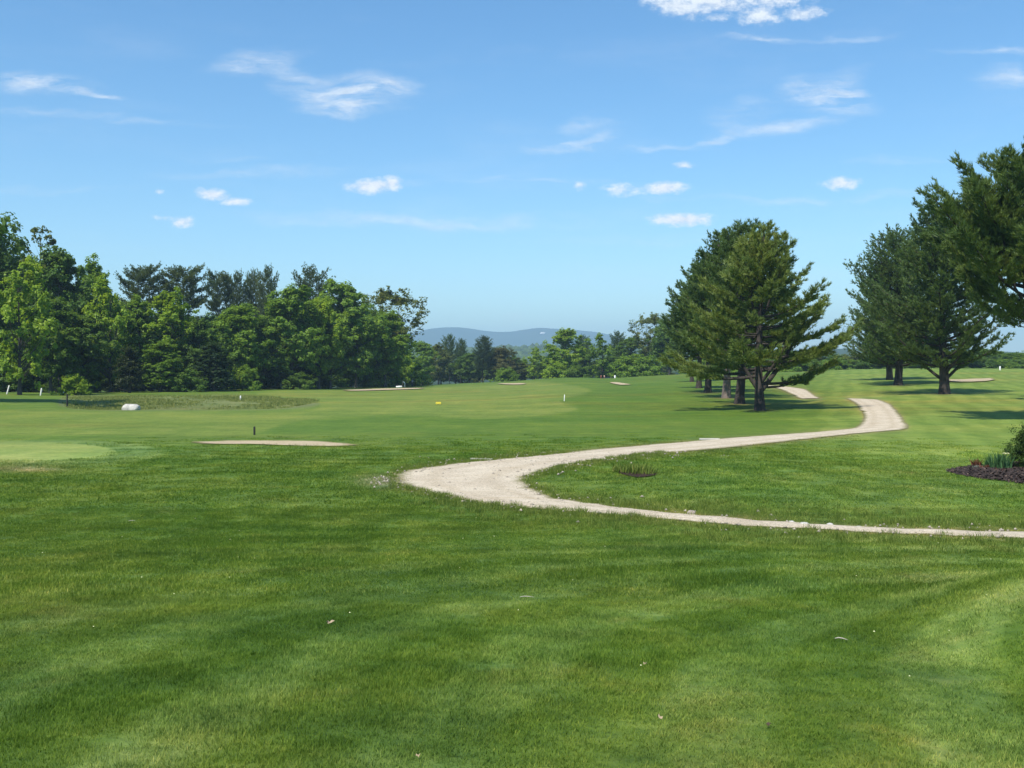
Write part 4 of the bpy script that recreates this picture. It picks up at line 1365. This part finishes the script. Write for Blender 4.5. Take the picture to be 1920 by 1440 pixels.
rs = np.random.RandomState(77)
for (y0, y1, dens, rad, hg, wd, nb, lab) in ((2.2, 9, 150, .13, .024, .0027, 105, 'short mown grass close to the viewer'),
                                             (9, 18, 70, .17, .028, .0046, 95, 'short mown grass in the middle of the lawn'),
                                             (18, 40, 16, .30, .036, .010, 90, 'short mown grass around the path')):
    x, y = wedge(rs, y0, y1, dens)
    ok, px, py = clear_of(x, y, 1.0)
    x, y = x[ok], y[ok]
    if y1 > 30:
        kp = rs.rand(len(x)) > sstep(24, 40, np.hypot(x, y)); x, y = x[kp], y[kp]
    z = H(x, y)
    ppx, ppy = project(x, y, z)
    zcol, _g = zone_color(x, y, ppx, ppy, y > 1)
    s = rs.uniform(.8, 1.25, len(x))
    hs = s * (1 + .35 * np.sin(x * .9 + 2 * np.sin(y * .6)) * np.sin(y * .8)) * rs.uniform(.75, 1.25, len(x))
    tm = tuft_mesh('tuft', int(y1), nb, rad, hg, wd, 1.1, M_BLADE)
    scatter('lawn_grass', np.stack([x, y, z], -1), rs.uniform(0, 6.28, len(x)), np.stack([s, s, hs], -1), tm, lab, zcol)

# longer, paler grass along the borders of the path
x, y = wedge(rs, 12, 30, 60)
ok, px, py = clear_of(x, y, 2.0)
sd = poly_sd(px, py, path_poly)
near_edge = (sd > np.where(py > 940, -36, -9)) & ok & ((sd < -7) | (px < 1250) | (rs.rand(len(x)) < .15)) & (rs.rand(len(x)) < np.exp(sd / np.where(py > 940, 14, 5)))
x, y = x[near_edge], y[near_edge]
s = rs.uniform(.8, 1.3, len(x))
scatter('path_side_grass', np.stack([x, y, H(x, y)], -1), rs.uniform(0, 6.28, len(x)), np.stack([s, s, s * rs.uniform(.6, 1.3, len(x))], -1),
        tuft_mesh('long_tuft', 5, 40, .12, .085, .006, 1.0, M_TALL), 'longer pale grass along the border of the path')

# rushes and rough grass of the ditch
def region(poly, n, seed):
    r = np.random.RandomState(seed)
    P = np.array([hit(*p) for p in poly])[:, :2]
    lo, hi = P.min(0), P.max(0)
    x = r.uniform(lo[0], hi[0], n); y = r.uniform(lo[1], hi[1], n)
    k = poly_sd(x, y, P) > 0
    return x[k], y[k]


DW = [at_depth(px, Y)[:2] for (px, Y) in ((120, 70), (300, 69), (480, 70), (590, 76), (585, 92), (480, 99), (300, 98), (125, 95))]
r8 = np.random.RandomState(8)
DWa = np.array(DW); lo, hi = DWa.min(0), DWa.max(0)
x = r8.uniform(lo[0], hi[0], 9000); y = r8.uniform(lo[1], hi[1], 9000)
k = poly_sd(x, y, DWa) > 0
x, y = x[k], y[k]
keep = (np.sin(x * .5 + 2 * np.sin(y * .35)) + r8.randn(len(x)) * .8) > .15
x, y = x[keep], y[keep]
s = r8.uniform(.7, 1.5, len(x))
scatter('ditch_rushes', np.stack([x, y, H(x, y)], -1), r8.uniform(0, 6.28, len(x)), np.stack([s, s, s * r8.uniform(.3, 1.5, len(x)) ** 1.5], -1),
        tuft_mesh('rush_tuft', 6, 36, .42, .10, .030, .6, M_RUSH), 'rough grass and rushes growing in the ditch')


# ------------------------------------------------------------------ small things
def stake(name, px, py, top, w, mat, label, cat, group=None, lean=0.0, cap=True):
    loc = hit(px, py); m = mpp(loc)
    h = (py - top) * m; r = w * m / 2
    mb = MB()
    z = np.array([-.1, 0, h * .93, h])
    mb.tube(np.stack([lean * z, 0 * z, z], -1), np.array([r, r, r, r * .7]), 4 if r > .03 else 6)
    me = mb.mesh(name, mat, False)
    return tag(link(name, me, None, loc), label, cat, group)


GS = 'white boundary stakes'
stake('boundary_stake', 13, 739, 723, 3.0, M_WHITE, 'leftmost white stake, leaning right, before the dark wood', 'stake', GS, .28)
stake('boundary_stake', 76, 741.5, 728, 3.0, M_WHITE, 'white stake right of the lime green tree trunk', 'stake', GS, .16)
stake('boundary_stake', 119, 740, 730, 2.6, M_WHITE, 'short white stake left of the black post on the bank', 'stake', GS)
stake('boundary_stake', 451, 750, 742, 2.6, M_WHITE, 'tiny white stake on the far bank of the ditch', 'stake', GS)
stake('boundary_stake', 1058, 752, 740, 1.8, M_WHITE, 'white stake alone on the middle fairway', 'stake', GS, .05)
stake('boundary_stake', 1153, 709, 704, 3.2, M_WHITE, 'tiny white stake on the crest right of the knoll', 'stake', GS)
stake('boundary_stake', 1875, 694, 687, 3.0, M_WHITE, 'tiny white stake on the skyline of the right hillside', 'stake', GS)
stake('marker_post', 126, 763, 738, 3.4, M_BLACK, 'thin black post on the shaded bank at the left', 'post', 'black posts')
stake('marker_post', 477, 815.5, 800, 4.0, M_BLACK, 'short black post behind the long sand bunker', 'post', 'black posts')


def rock(name, px, py, w, h, mat, label, cat='rock', seed=1, group=None, dep=.7):
    loc = hit(px, py); m = mpp(loc)
    rs = np.random.RandomState(seed)
    import bmesh
    bm = bmesh.new()
    bmesh.ops.create_icosphere(bm, subdivisions=3, radius=1)
    W, Hh = w * m / 2, h * m
    for v in bm.verts:
        n = mnoise.fractal(v.co * 1.3 + Vector((seed * 3.1, 0, 0)), 1, 2, 3)
        c = v.co * (1 + .22 * n)
        c = Vector([math.copysign(abs(a) ** .8, a) for a in c])
        v.co = Vector((c.x * W, c.y * W * dep, (c.z * .62 + .32) * Hh))
    me = bpy.data.meshes.new(name); bm.to_mesh(me); bm.free()
    for p in me.polygons: p.use_smooth = True
    me.materials.append(mat)
    o = link(name, me, None, loc)
    return tag(o, label, cat, group)


rock('boulder', 246, 769, 33, 13, M_STONE, 'large white boulder at the near edge of the ditch', 'boulder', 3)
rock('rock', 1296, 965, 15, 9, mat_plain('tan_stone', (.36, .30, .24), .9, .3, 20, .01), 'small tan stone lying at the far border of the near path', 'rock', 5)
GR = 'pale stones at the border of the near path'
for i, (px, py, w, h, lab) in enumerate(((1483, 980, 13, 4, 'flat white stone on the far border of the path, left of the wide one'), (1508, 984, 20, 5, 'widest flat pale stone on the near path border'),
                                         (1556, 984.5, 12, 4, 'small white stone right of the wide flat one on the path'), (1415, 978.5, 10, 3, 'small pale stone on the path right of the tan stone'),
                                         (1610, 989, 12, 3, 'pale flat stone on the path border toward the right'), (1335, 973.5, 8, 3, 'tiny pale stone just right of the tan stone'))):
    rock('path_stone', px, py, w, h, M_STONE, lab, 'stone', 10 + i, GR)


def gravel_bits():
    r = np.random.RandomState(19)
    x, y = wedge(r, 12, 30, 200, .5)
    px, py = project(x, y, H(x, y))
    sd = poly_sd(px, py, path_poly)
    p = np.where(sd > 0, .05 * np.exp(-sd / 12) + .03, .16 * np.exp(sd / 4)) + .35 * np.exp(-((px - 722) / 26) ** 2 - ((py - 905) / 8) ** 2)
    k = r.rand(len(x)) < p
    k &= sd > -45
    x, y = x[k], y[k]
    n = len(x)
    tv = np.array([[1, 0, 0], [-.6, .9, 0], [-.7, -.8, 0], [0, 0, .75], [.2, .1, -.4]])
    tt = np.array([[0, 1, 3], [1, 2, 3], [2, 0, 3], [1, 0, 4], [2, 1, 4], [0, 2, 4]])
    s = (.010 + .022 * r.rand(n) ** 2) * (1 + y / 40)
    a = r.uniform(0, 6.28, n)
    V = tv[None] * (1 + r.randn(n, 5, 3) * .2)
    ca, sa = np.cos(a)[:, None], np.sin(a)[:, None]
    V = np.stack([V[..., 0] * ca - V[..., 1] * sa, V[..., 0] * sa + V[..., 1] * ca, V[..., 2]], -1) * s[:, None, None]
    V += np.stack([x, y, H(x, y) + .022], -1)[:, None, :]
    me = mesh_np('loose_gravel', V.reshape(-1, 3), (tt[None] + (np.arange(n) * 5)[:, None, None]).reshape(-1, 3), mat_plain('gravel_stone', (.36, .31, .24), .9, .3, 3))
    tag(link('loose_gravel', me), 'loose pale gravel strewn on the path and its borders', kind='stuff')


gravel_bits()


def board(name, px, py, L, W, T, rz, mat, label, cat='board'):
    import bmesh
    loc = hit(px, py)
    bm = bmesh.new(); bmesh.ops.create_cube(bm, size=1)
    bmesh.ops.scale(bm, vec=(L, W, T), verts=bm.verts)
    bmesh.ops.bevel(bm, geom=bm.edges[:], offset=min(W, T) * .12, segments=2, affect='EDGES')
    me = bpy.data.meshes.new(name); bm.to_mesh(me); bm.free(); me.materials.append(mat)
    o = link(name, me, None, (loc[0], loc[1], loc[2] + T / 2 + .01)); o.rotation_euler = (0, 0, rz)
    return tag(o, label, cat)


board('plank', 903, 863, .62, .14, .04, -.3, M_WOOD, 'short pale board lying at the far border of the path bend')
board('plank', 1330, 825, .7, .12, .05, .05, M_WOOD, 'long pale board lying at the upper border of the path')


def yellow_marker():
    loc = hit(822, 759); m = mpp(loc)
    root = bpy.data.objects.new('yardage_marker', None); COL.objects.link(root); root.location = loc
    tag(root, 'small low yellow marker block on the fairway', 'marker')
    import bmesh
    for nm, dim, z, mat in (('panel', (10 * m, .12, 4 * m), 3.2 * m, M_YELLOW),):
        bm = bmesh.new(); bmesh.ops.create_cube(bm, size=1); bmesh.ops.scale(bm, vec=dim, verts=bm.verts)
        bmesh.ops.bevel(bm, geom=bm.edges[:], offset=.02, segments=2, affect='EDGES')
        me = bpy.data.meshes.new(nm); bm.to_mesh(me); bm.free(); me.materials.append(mat)
        o = link(nm, me, root, (0, 0, z))
    for sx in (-1, 1):
        mb = MB(); mb.tube([[sx * 3 * m, 0, -.05], [sx * 3 * m, 0, 1.5 * m]], np.array([.025, .025]), 6)
        link('foot', mb.mesh('foot', M_YELLOW), root)


yellow_marker()


# --- people, far off
def person(px, py, hpx, shirt, legs, label, pose='stand', rz=0.0):
    loc = hit(px, py)
    s = 1.75
    J = {'pel': (0, 0, .95), 'sp': (0, 0, 1.15), 'ch': (0, 0, 1.38), 'nk': (0, 0, 1.5), 'hd': (0, .01, 1.6), 'tp': (0, .01, 1.72),
         'ls': (-.19, 0, 1.42), 'le': (-.27, .02, 1.15), 'lw': (-.22, .14, .93), 'lh': (-.20, .19, .86),
         'rs': (.19, 0, 1.42), 're': (.27, .02, 1.15), 'rw': (.22, .14, .93), 'rh': (.20, .19, .86),
         'lt': (-.10, 0, .88), 'lk': (-.12, .03, .50), 'la': (-.13, -.01, .09), 'lf': (-.14, .16, .03),
         'rt': (.10, 0, .88), 'rk': (.12, .03, .50), 'ra': (.13, -.01, .09), 'rf': (.14, .16, .03)}
    if pose == 'bend':
        def bend(p):
            x, y, z = p; a = .85
            dz = z - .95
            return (x, y * math.cos(a) + dz * math.sin(a), .95 + dz * math.cos(a) - y * math.sin(a) * 0)
        for k in J:
            if k not in ('pel', 'lt', 'lk', 'la', 'lf', 'rt', 'rk', 'ra', 'rf'): J[k] = bend(J[k])
        for k, p in (('le', (-.2, .42, .9)), ('lw', (-.08, .5, .66)), ('lh', (-.04, .52, .58)), ('re', (.2, .42, .9)), ('rw', (.08, .5, .66)), ('rh', (.04, .52, .58))): J[k] = p
    R = {'pel': .15, 'sp': .14, 'ch': .15, 'nk': .06, 'hd': .10, 'tp': .07, 'ls': .075, 'le': .05, 'lw': .035, 'lh': .04, 'rs': .075, 're': .05, 'rw': .035, 'rh': .04,
         'lt': .095, 'lk': .065, 'la': .045, 'lf': .04, 'rt': .095, 'rk': .065, 'ra': .045, 'rf': .04}
    E = [('pel', 'sp'), ('sp', 'ch'), ('ch', 'nk'), ('nk', 'hd'), ('hd', 'tp'), ('ch', 'ls'), ('ls', 'le'), ('le', 'lw'), ('lw', 'lh'), ('ch', 'rs'), ('rs', 're'), ('re', 'rw'), ('rw', 'rh'),
         ('pel', 'lt'), ('lt', 'lk'), ('lk', 'la'), ('la', 'lf'), ('pel', 'rt'), ('rt', 'rk'), ('rk', 'ra'), ('ra', 'rf')]
    keys = list(J)
    me = bpy.data.meshes.new('person')
    me.from_pydata([J[k] for k in keys], [(keys.index(a), keys.index(b)) for a, b in E], [])
    o = link('person', me)
    sk = o.modifiers.new('skin', 'SKIN')
    for i, k in enumerate(keys):
        me.skin_vertices[0].data[i].radius = (R[k], R[k] * .8)
        me.skin_vertices[0].data[i].use_root = (k == 'pel')
    ss = o.modifiers.new('sub', 'SUBSURF'); ss.levels = 1; ss.render_levels = 1
    dg = bpy.context.evaluated_depsgraph_get()
    m2 = bpy.data.meshes.new_from_object(o.evaluated_get(dg))
    o.modifiers.clear(); o.data = m2
    skin = mat_plain('skin', (.45, .27, .19), .6, .05); top = mat_plain('shirt', shirt, .8, .08); bot = mat_plain('trousers', legs, .8, .1); hair = mat_plain('hair', (.05, .035, .025), .7, .2)
    for mm in (top, bot, skin, hair): m2.materials.append(mm)
    jk = np.array([J[k] for k in keys])
    for p in m2.polygons:
        k = keys[int(np.argmin(np.linalg.norm(jk - np.array(p.center), axis=1)))]
        p.material_index = 1 if k in ('pel', 'lt', 'lk', 'la', 'rt', 'rk', 'ra') else 2 if k in ('lw', 'lh', 'rw', 'rh', 'hd', 'nk', 'le', 're') else 3 if k in ('tp', 'lf', 'rf') else 0
        p.use_smooth = True
    m = mpp(loc)
    sc = hpx * m / (1.75 if pose == 'stand' else 1.35)
    o.location = loc; o.scale = (sc,) * 3; o.rotation_euler = (0, 0, rz)
    return tag(o, label, 'person', 'golfers far off')


person(759, 727, 13, (.8, .8, .8), (.6, .6, .58), 'golfer in white bending forward beside the thin sand strip', 'bend', 1.9)
person(773, 725.5, 15, (.35, .40, .42), (.05, .06, .09), 'golfer in a grey shirt standing right of the bending one', 'stand', 2.6)
person(1127, 711, 8, (.55, .16, .12), (.35, .10, .09), 'golfer in red on the crest before the bright far tree', 'stand', 0.4)
person(1133, 711, 8, (.65, .40, .34), (.30, .14, .12), 'golfer in pale pink right of the one in red', 'stand', 2.9)


def golf_bag():
    loc = hit(748, 727.5)
    root = bpy.data.objects.new('golf_bag', None); COL.objects.link(root); root.location = loc
    tag(root, 'pale golf bag lying on the grass left of the bending golfer', 'golf bag')
    mb = MB(); mb.tube([[-.45, 0, .16], [0, 0, .18], [.45, .05, .2]], np.array([.15, .17, .16]), 10)
    link('bag_body', mb.mesh('bag_body', M_WHITE), root)
    for k in range(5):
        mb = MB(); mb.tube([[.4, -.06 + k * .03, .2], [.85, -.12 + k * .06, .24 + .02 * k]], np.array([.008, .025]), 5)
        link('club', mb.mesh('club', M_BLACK), root)


golf_bag()


# --- the flower bed at the right edge
M_IRIS = mat_blade('iris_leaf', (.075, .165, .065), .4, .3, False)
M_RED = mat_blade('red_leaf', (.15, .06, .035), .4, .3, False)
M_SAGE = mat_blade('grey_leaf', (.20, .27, .20), .3, .3, False)
M_YEL = mat_plain('petal', (.85, .82, .45), .6, .1)


def clump(name, px, py, n, rad, hgt, wid, lean, mat, label, cat='plant', seed=1, group=None):
    loc = hit(px, py); loc[2] += .04
    me = tuft_mesh(name, seed, n, rad, hgt, wid, lean, mat)
    return tag(link(name, me, None, loc), label, cat, group)


clump('iris_plant', 1874, 886, 170, .26, .44, .032, .55, M_IRIS, 'dense clump of blue green sword leaves left of the dark shrub', 'plant', 2)
clump('iris_plant', 1852, 884, 40, .12, .30, .028, .6, M_IRIS, 'small clump of sword leaves left of the dense one', 'plant', 3)
clump('red_leaf_plant', 1831, 878, 70, .10, .20, .03, .8, M_RED, 'small red leaved plant at the back left of the mulch bed', 'plant', 4)
clump('red_leaf_plant', 1846, 886, 60, .12, .16, .03, .9, M_RED, 'low red leaved plant in front of the small sword leaf clump', 'plant', 5)
clump('red_leaf_plant', 1873, 892, 60, .16, .12, .03, 1.0, M_RED, 'low reddish plant at the foot of the dense sword leaf clump', 'plant', 6)
clump('grey_leaf_plant', 1834, 885, 70, .15, .11, .03, 1.0, M_SAGE, 'low grey green plant at the tip of the mulch bed', 'plant', 7)
sh = hit(1950, 886); ks = mpp(sh)
plant_tree('shrub', B['fine'], sh, 'dense dark green shrub cut by the right edge in the mulch bed', 'shrub', (.060, .110, .02), None, 1.0 * 84 * ks / 1.3, 0.4, 88 * ks / 1.3)


def flower():
    loc = hit(1886, 889)
    root = bpy.data.objects.new('flower', None); COL.objects.link(root); root.location = loc
    tag(root, 'pale yellow flower rising above the sword leaf clump', 'flower')
    mb = MB(); mb.tube([[0, 0, 0], [.02, 0, .25], [0, 0, .47]], np.array([.006, .006, .005]), 5)
    link('stem', mb.mesh('stem', M_IRIS), root)
    for k in range(6):
        a = k * math.pi / 3
        c, s = math.cos(a), math.sin(a)
        v = [(0, 0, .47), (c * .05 - s * .025, s * .05 + c * .025, .50), (c * .09, s * .09, .485), (c * .05 + s * .025, s * .05 - c * .025, .50), (c * .05, s * .05, .48)]
        me = bpy.data.meshes.new('petal'); me.from_pydata(v, [], [(0, 3, 4), (3, 2, 4), (2, 1, 4), (1, 0, 4)]); me.materials.append(M_YEL)
        link('petal', me, root)


flower()

def mulch_chips():
    r = np.random.RandomState(41)
    P = np.array([hit(*p) for p in BED])[:, :2]
    lo, hi = P.min(0), P.max(0)
    x = r.uniform(lo[0] - .1, hi[0], 9000); y = r.uniform(lo[1] - .1, hi[1], 9000)
    sd = poly_sd(x, y, P)
    k = sd > -.12 * r.rand(len(x)) ** 2
    x, y, sd = x[k], y[k], sd[k]
    n = len(x)
    a = r.uniform(0, 6.28, n); L = r.uniform(.02, .07, n); w = r.uniform(.008, .02, n)
    dx = np.stack([np.cos(a), np.sin(a), r.randn(n) * .35], -1) * L[:, None]
    dy = np.stack([-np.sin(a), np.cos(a), r.randn(n) * .3], -1) * w[:, None]
    dome = .085 * np.clip(sd / .6, 0, 1)
    p = np.stack([x, y, H(x, y) + .02 + dome + r.rand(n) * .02], -1)
    V = np.stack([p - dx - dy, p + dx - dy, p + dx + dy, p - dx + dy, p + [0, 0, .015]], 1).reshape(-1, 3)
    o = np.arange(n)[:, None, None] * 5
    me = mesh_np('mulch_chips', V, (np.array([[0, 1, 4], [1, 2, 4], [2, 3, 4], [3, 0, 4]])[None] + o).reshape(-1, 3), mat_chip)
    tag(link('mulch_chips', me), 'loose dark bark chips covering the flower bed', kind='stuff')


mat_chip, _nt, _p, _o = new_mat('bark_chip')
_g = nd(_nt, 'ShaderNodeNewGeometry')
_nt.links.new(ramp(_nt, _g.outputs['Random Per Island'], [(0, (.014, .009, .006)), (.6, (.036, .022, .016)), (.95, (.06, .038, .028)), (1, (.22, .15, .10))]), _p.inputs['Base Color'])
_p.inputs['Roughness'].default_value = .9
mulch_chips()

# weedy hollow on the loop lawn
clump('weed_clump', 1180, 886, 260, .42, .20, .02, .9, M_TALL, 'tall weeds at the left of the hollow inside the path bend', 'weeds', 11, 'weeds at the hollow')
clump('weed_clump', 1206, 889, 180, .38, .18, .02, .9, M_TALL, 'tall weeds at the right of the hollow inside the path bend', 'weeds', 12, 'weeds at the hollow')
patch('dark_hollow', smooth_poly([(1160, 885), (1190, 882), (1222, 886), (1228, 892), (1200, 896), (1175, 893)], 4), .02, M_MULCH, 'dark patch in the small hollow inside the bend', -.0, n=6)  # flat dark sheet set among the weeds for the dark hole

# fallen leaves and twigs in the lawn
M_DEAD = mat_plain('dead_leaf', (.40, .30, .19), .8, .25, 30)
M_TWIG = mat_plain('dry_twig', (.42, .38, .30), .85, .2, 30)


def dead_leaf(px, py, w, label, seed, mat=None):
    loc = hit(px, py); m = mpp(loc) * .55
    r = np.random.RandomState(seed)
    n = 9; a = np.linspace(0, 2 * np.pi, n, endpoint=False)
    rr = w * m * .5 * (1 + .3 * np.sin(3 * a + seed) + .12 * r.randn(n))
    v = [(rr[i] * math.cos(a[i]), rr[i] * .6 * math.sin(a[i]), .022 + .006 * r.randn() + .006 * math.cos(2 * a[i])) for i in range(n)] + [(0, 0, .022)]
    f = [(i, (i + 1) % n, n) for i in range(n)]
    me = bpy.data.meshes.new('dead_leaf'); me.from_pydata(v, [], f); me.materials.append(mat or M_DEAD)
    o = link('dead_leaf', me, None, loc); o.rotation_euler = (0, 0, r.uniform(-.4, .4))
    return tag(o, label, 'dead leaf', 'dead leaves lying in the near lawn')


dead_leaf(618, 1171, 25, 'curled pale brown leaf on the lawn left of centre', 1)
dead_leaf(1441, 1366, 20, 'dark brown leaf low in the near lawn right of centre', 2, mat_plain('dark_leaf', (.09, .06, .04), .8, .2))
dead_leaf(1238, 1352, 14, 'tan leaf near the bottom of the lawn, left of the dark one', 3)
dead_leaf(784, 1425, 16, 'tan leaf at the very bottom of the lawn', 4)
dead_leaf(1210, 1250, 12, 'small orange tan leaf in the middle of the near lawn', 5)


def twig(px, py, w, rz, label):
    loc = hit(px, py); m = mpp(loc); L = w * m
    mb = MB(); mb.tube([[-L / 2, 0, .024], [-L * .2, .012, .027], [L * .15, .004, .026], [L / 2, -.014, .022]], np.array([.003, .005, .004, .002]), 5)
    o = link('twig', mb.mesh('twig', M_TWIG), None, loc); o.rotation_euler = (0, 0, rz)
    tag(o, label, 'twig', 'dry twigs in the lawn')


twig(988, 1124, 26, .1, 'short pale twig in the centre of the near lawn')
twig(1577, 1204, 22, -.2, 'pale twig in the lawn toward the right')
twig(247, 979, 12, .6, 'tiny pale twig far back in the left lawn')


# dandelions and clover heads: tiny, nobody could count them
def specks():
    r = np.random.RandomState(23)
    x, y = wedge(r, 3.5, 18, .25, .52)
    ok, _, _ = clear_of(x, y, 0)
    x, y = x[ok], y[ok]; n = len(x)
    t = np.linspace(0, 2 * np.pi, 6, endpoint=False)
    tv = np.vstack([np.stack([np.cos(t), np.sin(t), 0 * t], -1), [[0, 0, .6]]])
    tt = np.array([[i, (i + 1) % 6, 6] for i in range(6)])
    s = r.uniform(.003, .006, n) * (1 + y / 30)
    V = tv[None] * s[:, None, None] + np.stack([x, y, H(x, y) + .042], -1)[:, None, :]
    me = mesh_np('clover_flowers', V.reshape(-1, 3), (tt[None] + (np.arange(n) * 7)[:, None, None]).reshape(-1, 3), M_YEL)
    tag(link('clover_flowers', me), 'tiny pale clover heads dotted through the lawn', kind='stuff')


specks()


# ------------------------------------------------------------------ haze
def haze():
    import bmesh
    bm = bmesh.new(); bmesh.ops.create_cube(bm, size=1)
    bmesh.ops.scale(bm, vec=(14200, 14200, 320), verts=bm.verts)
    bmesh.ops.translate(bm, vec=(0, 0, 160 - 45), verts=bm.verts)
    me = bpy.data.meshes.new('haze'); bm.to_mesh(me); bm.free()
    m = bpy.data.materials.new('haze'); m.use_nodes = True
    nt = m.node_tree; nt.nodes.clear()
    v = nd(nt, 'ShaderNodeVolumePrincipled', {'Color': (.54, .81, 1.0, 1), 'Density': 0.00027, 'Anisotropy': 0.0})
    o = nd(nt, 'ShaderNodeOutputMaterial'); nt.links.new(v.outputs[0], o.inputs['Volume'])
    me.materials.append(m)
    tag(link('haze', me), 'thin blue summer haze', kind='stuff')


haze()
print('TRIS', sum(len(m.polygons) for m in bpy.data.meshes))
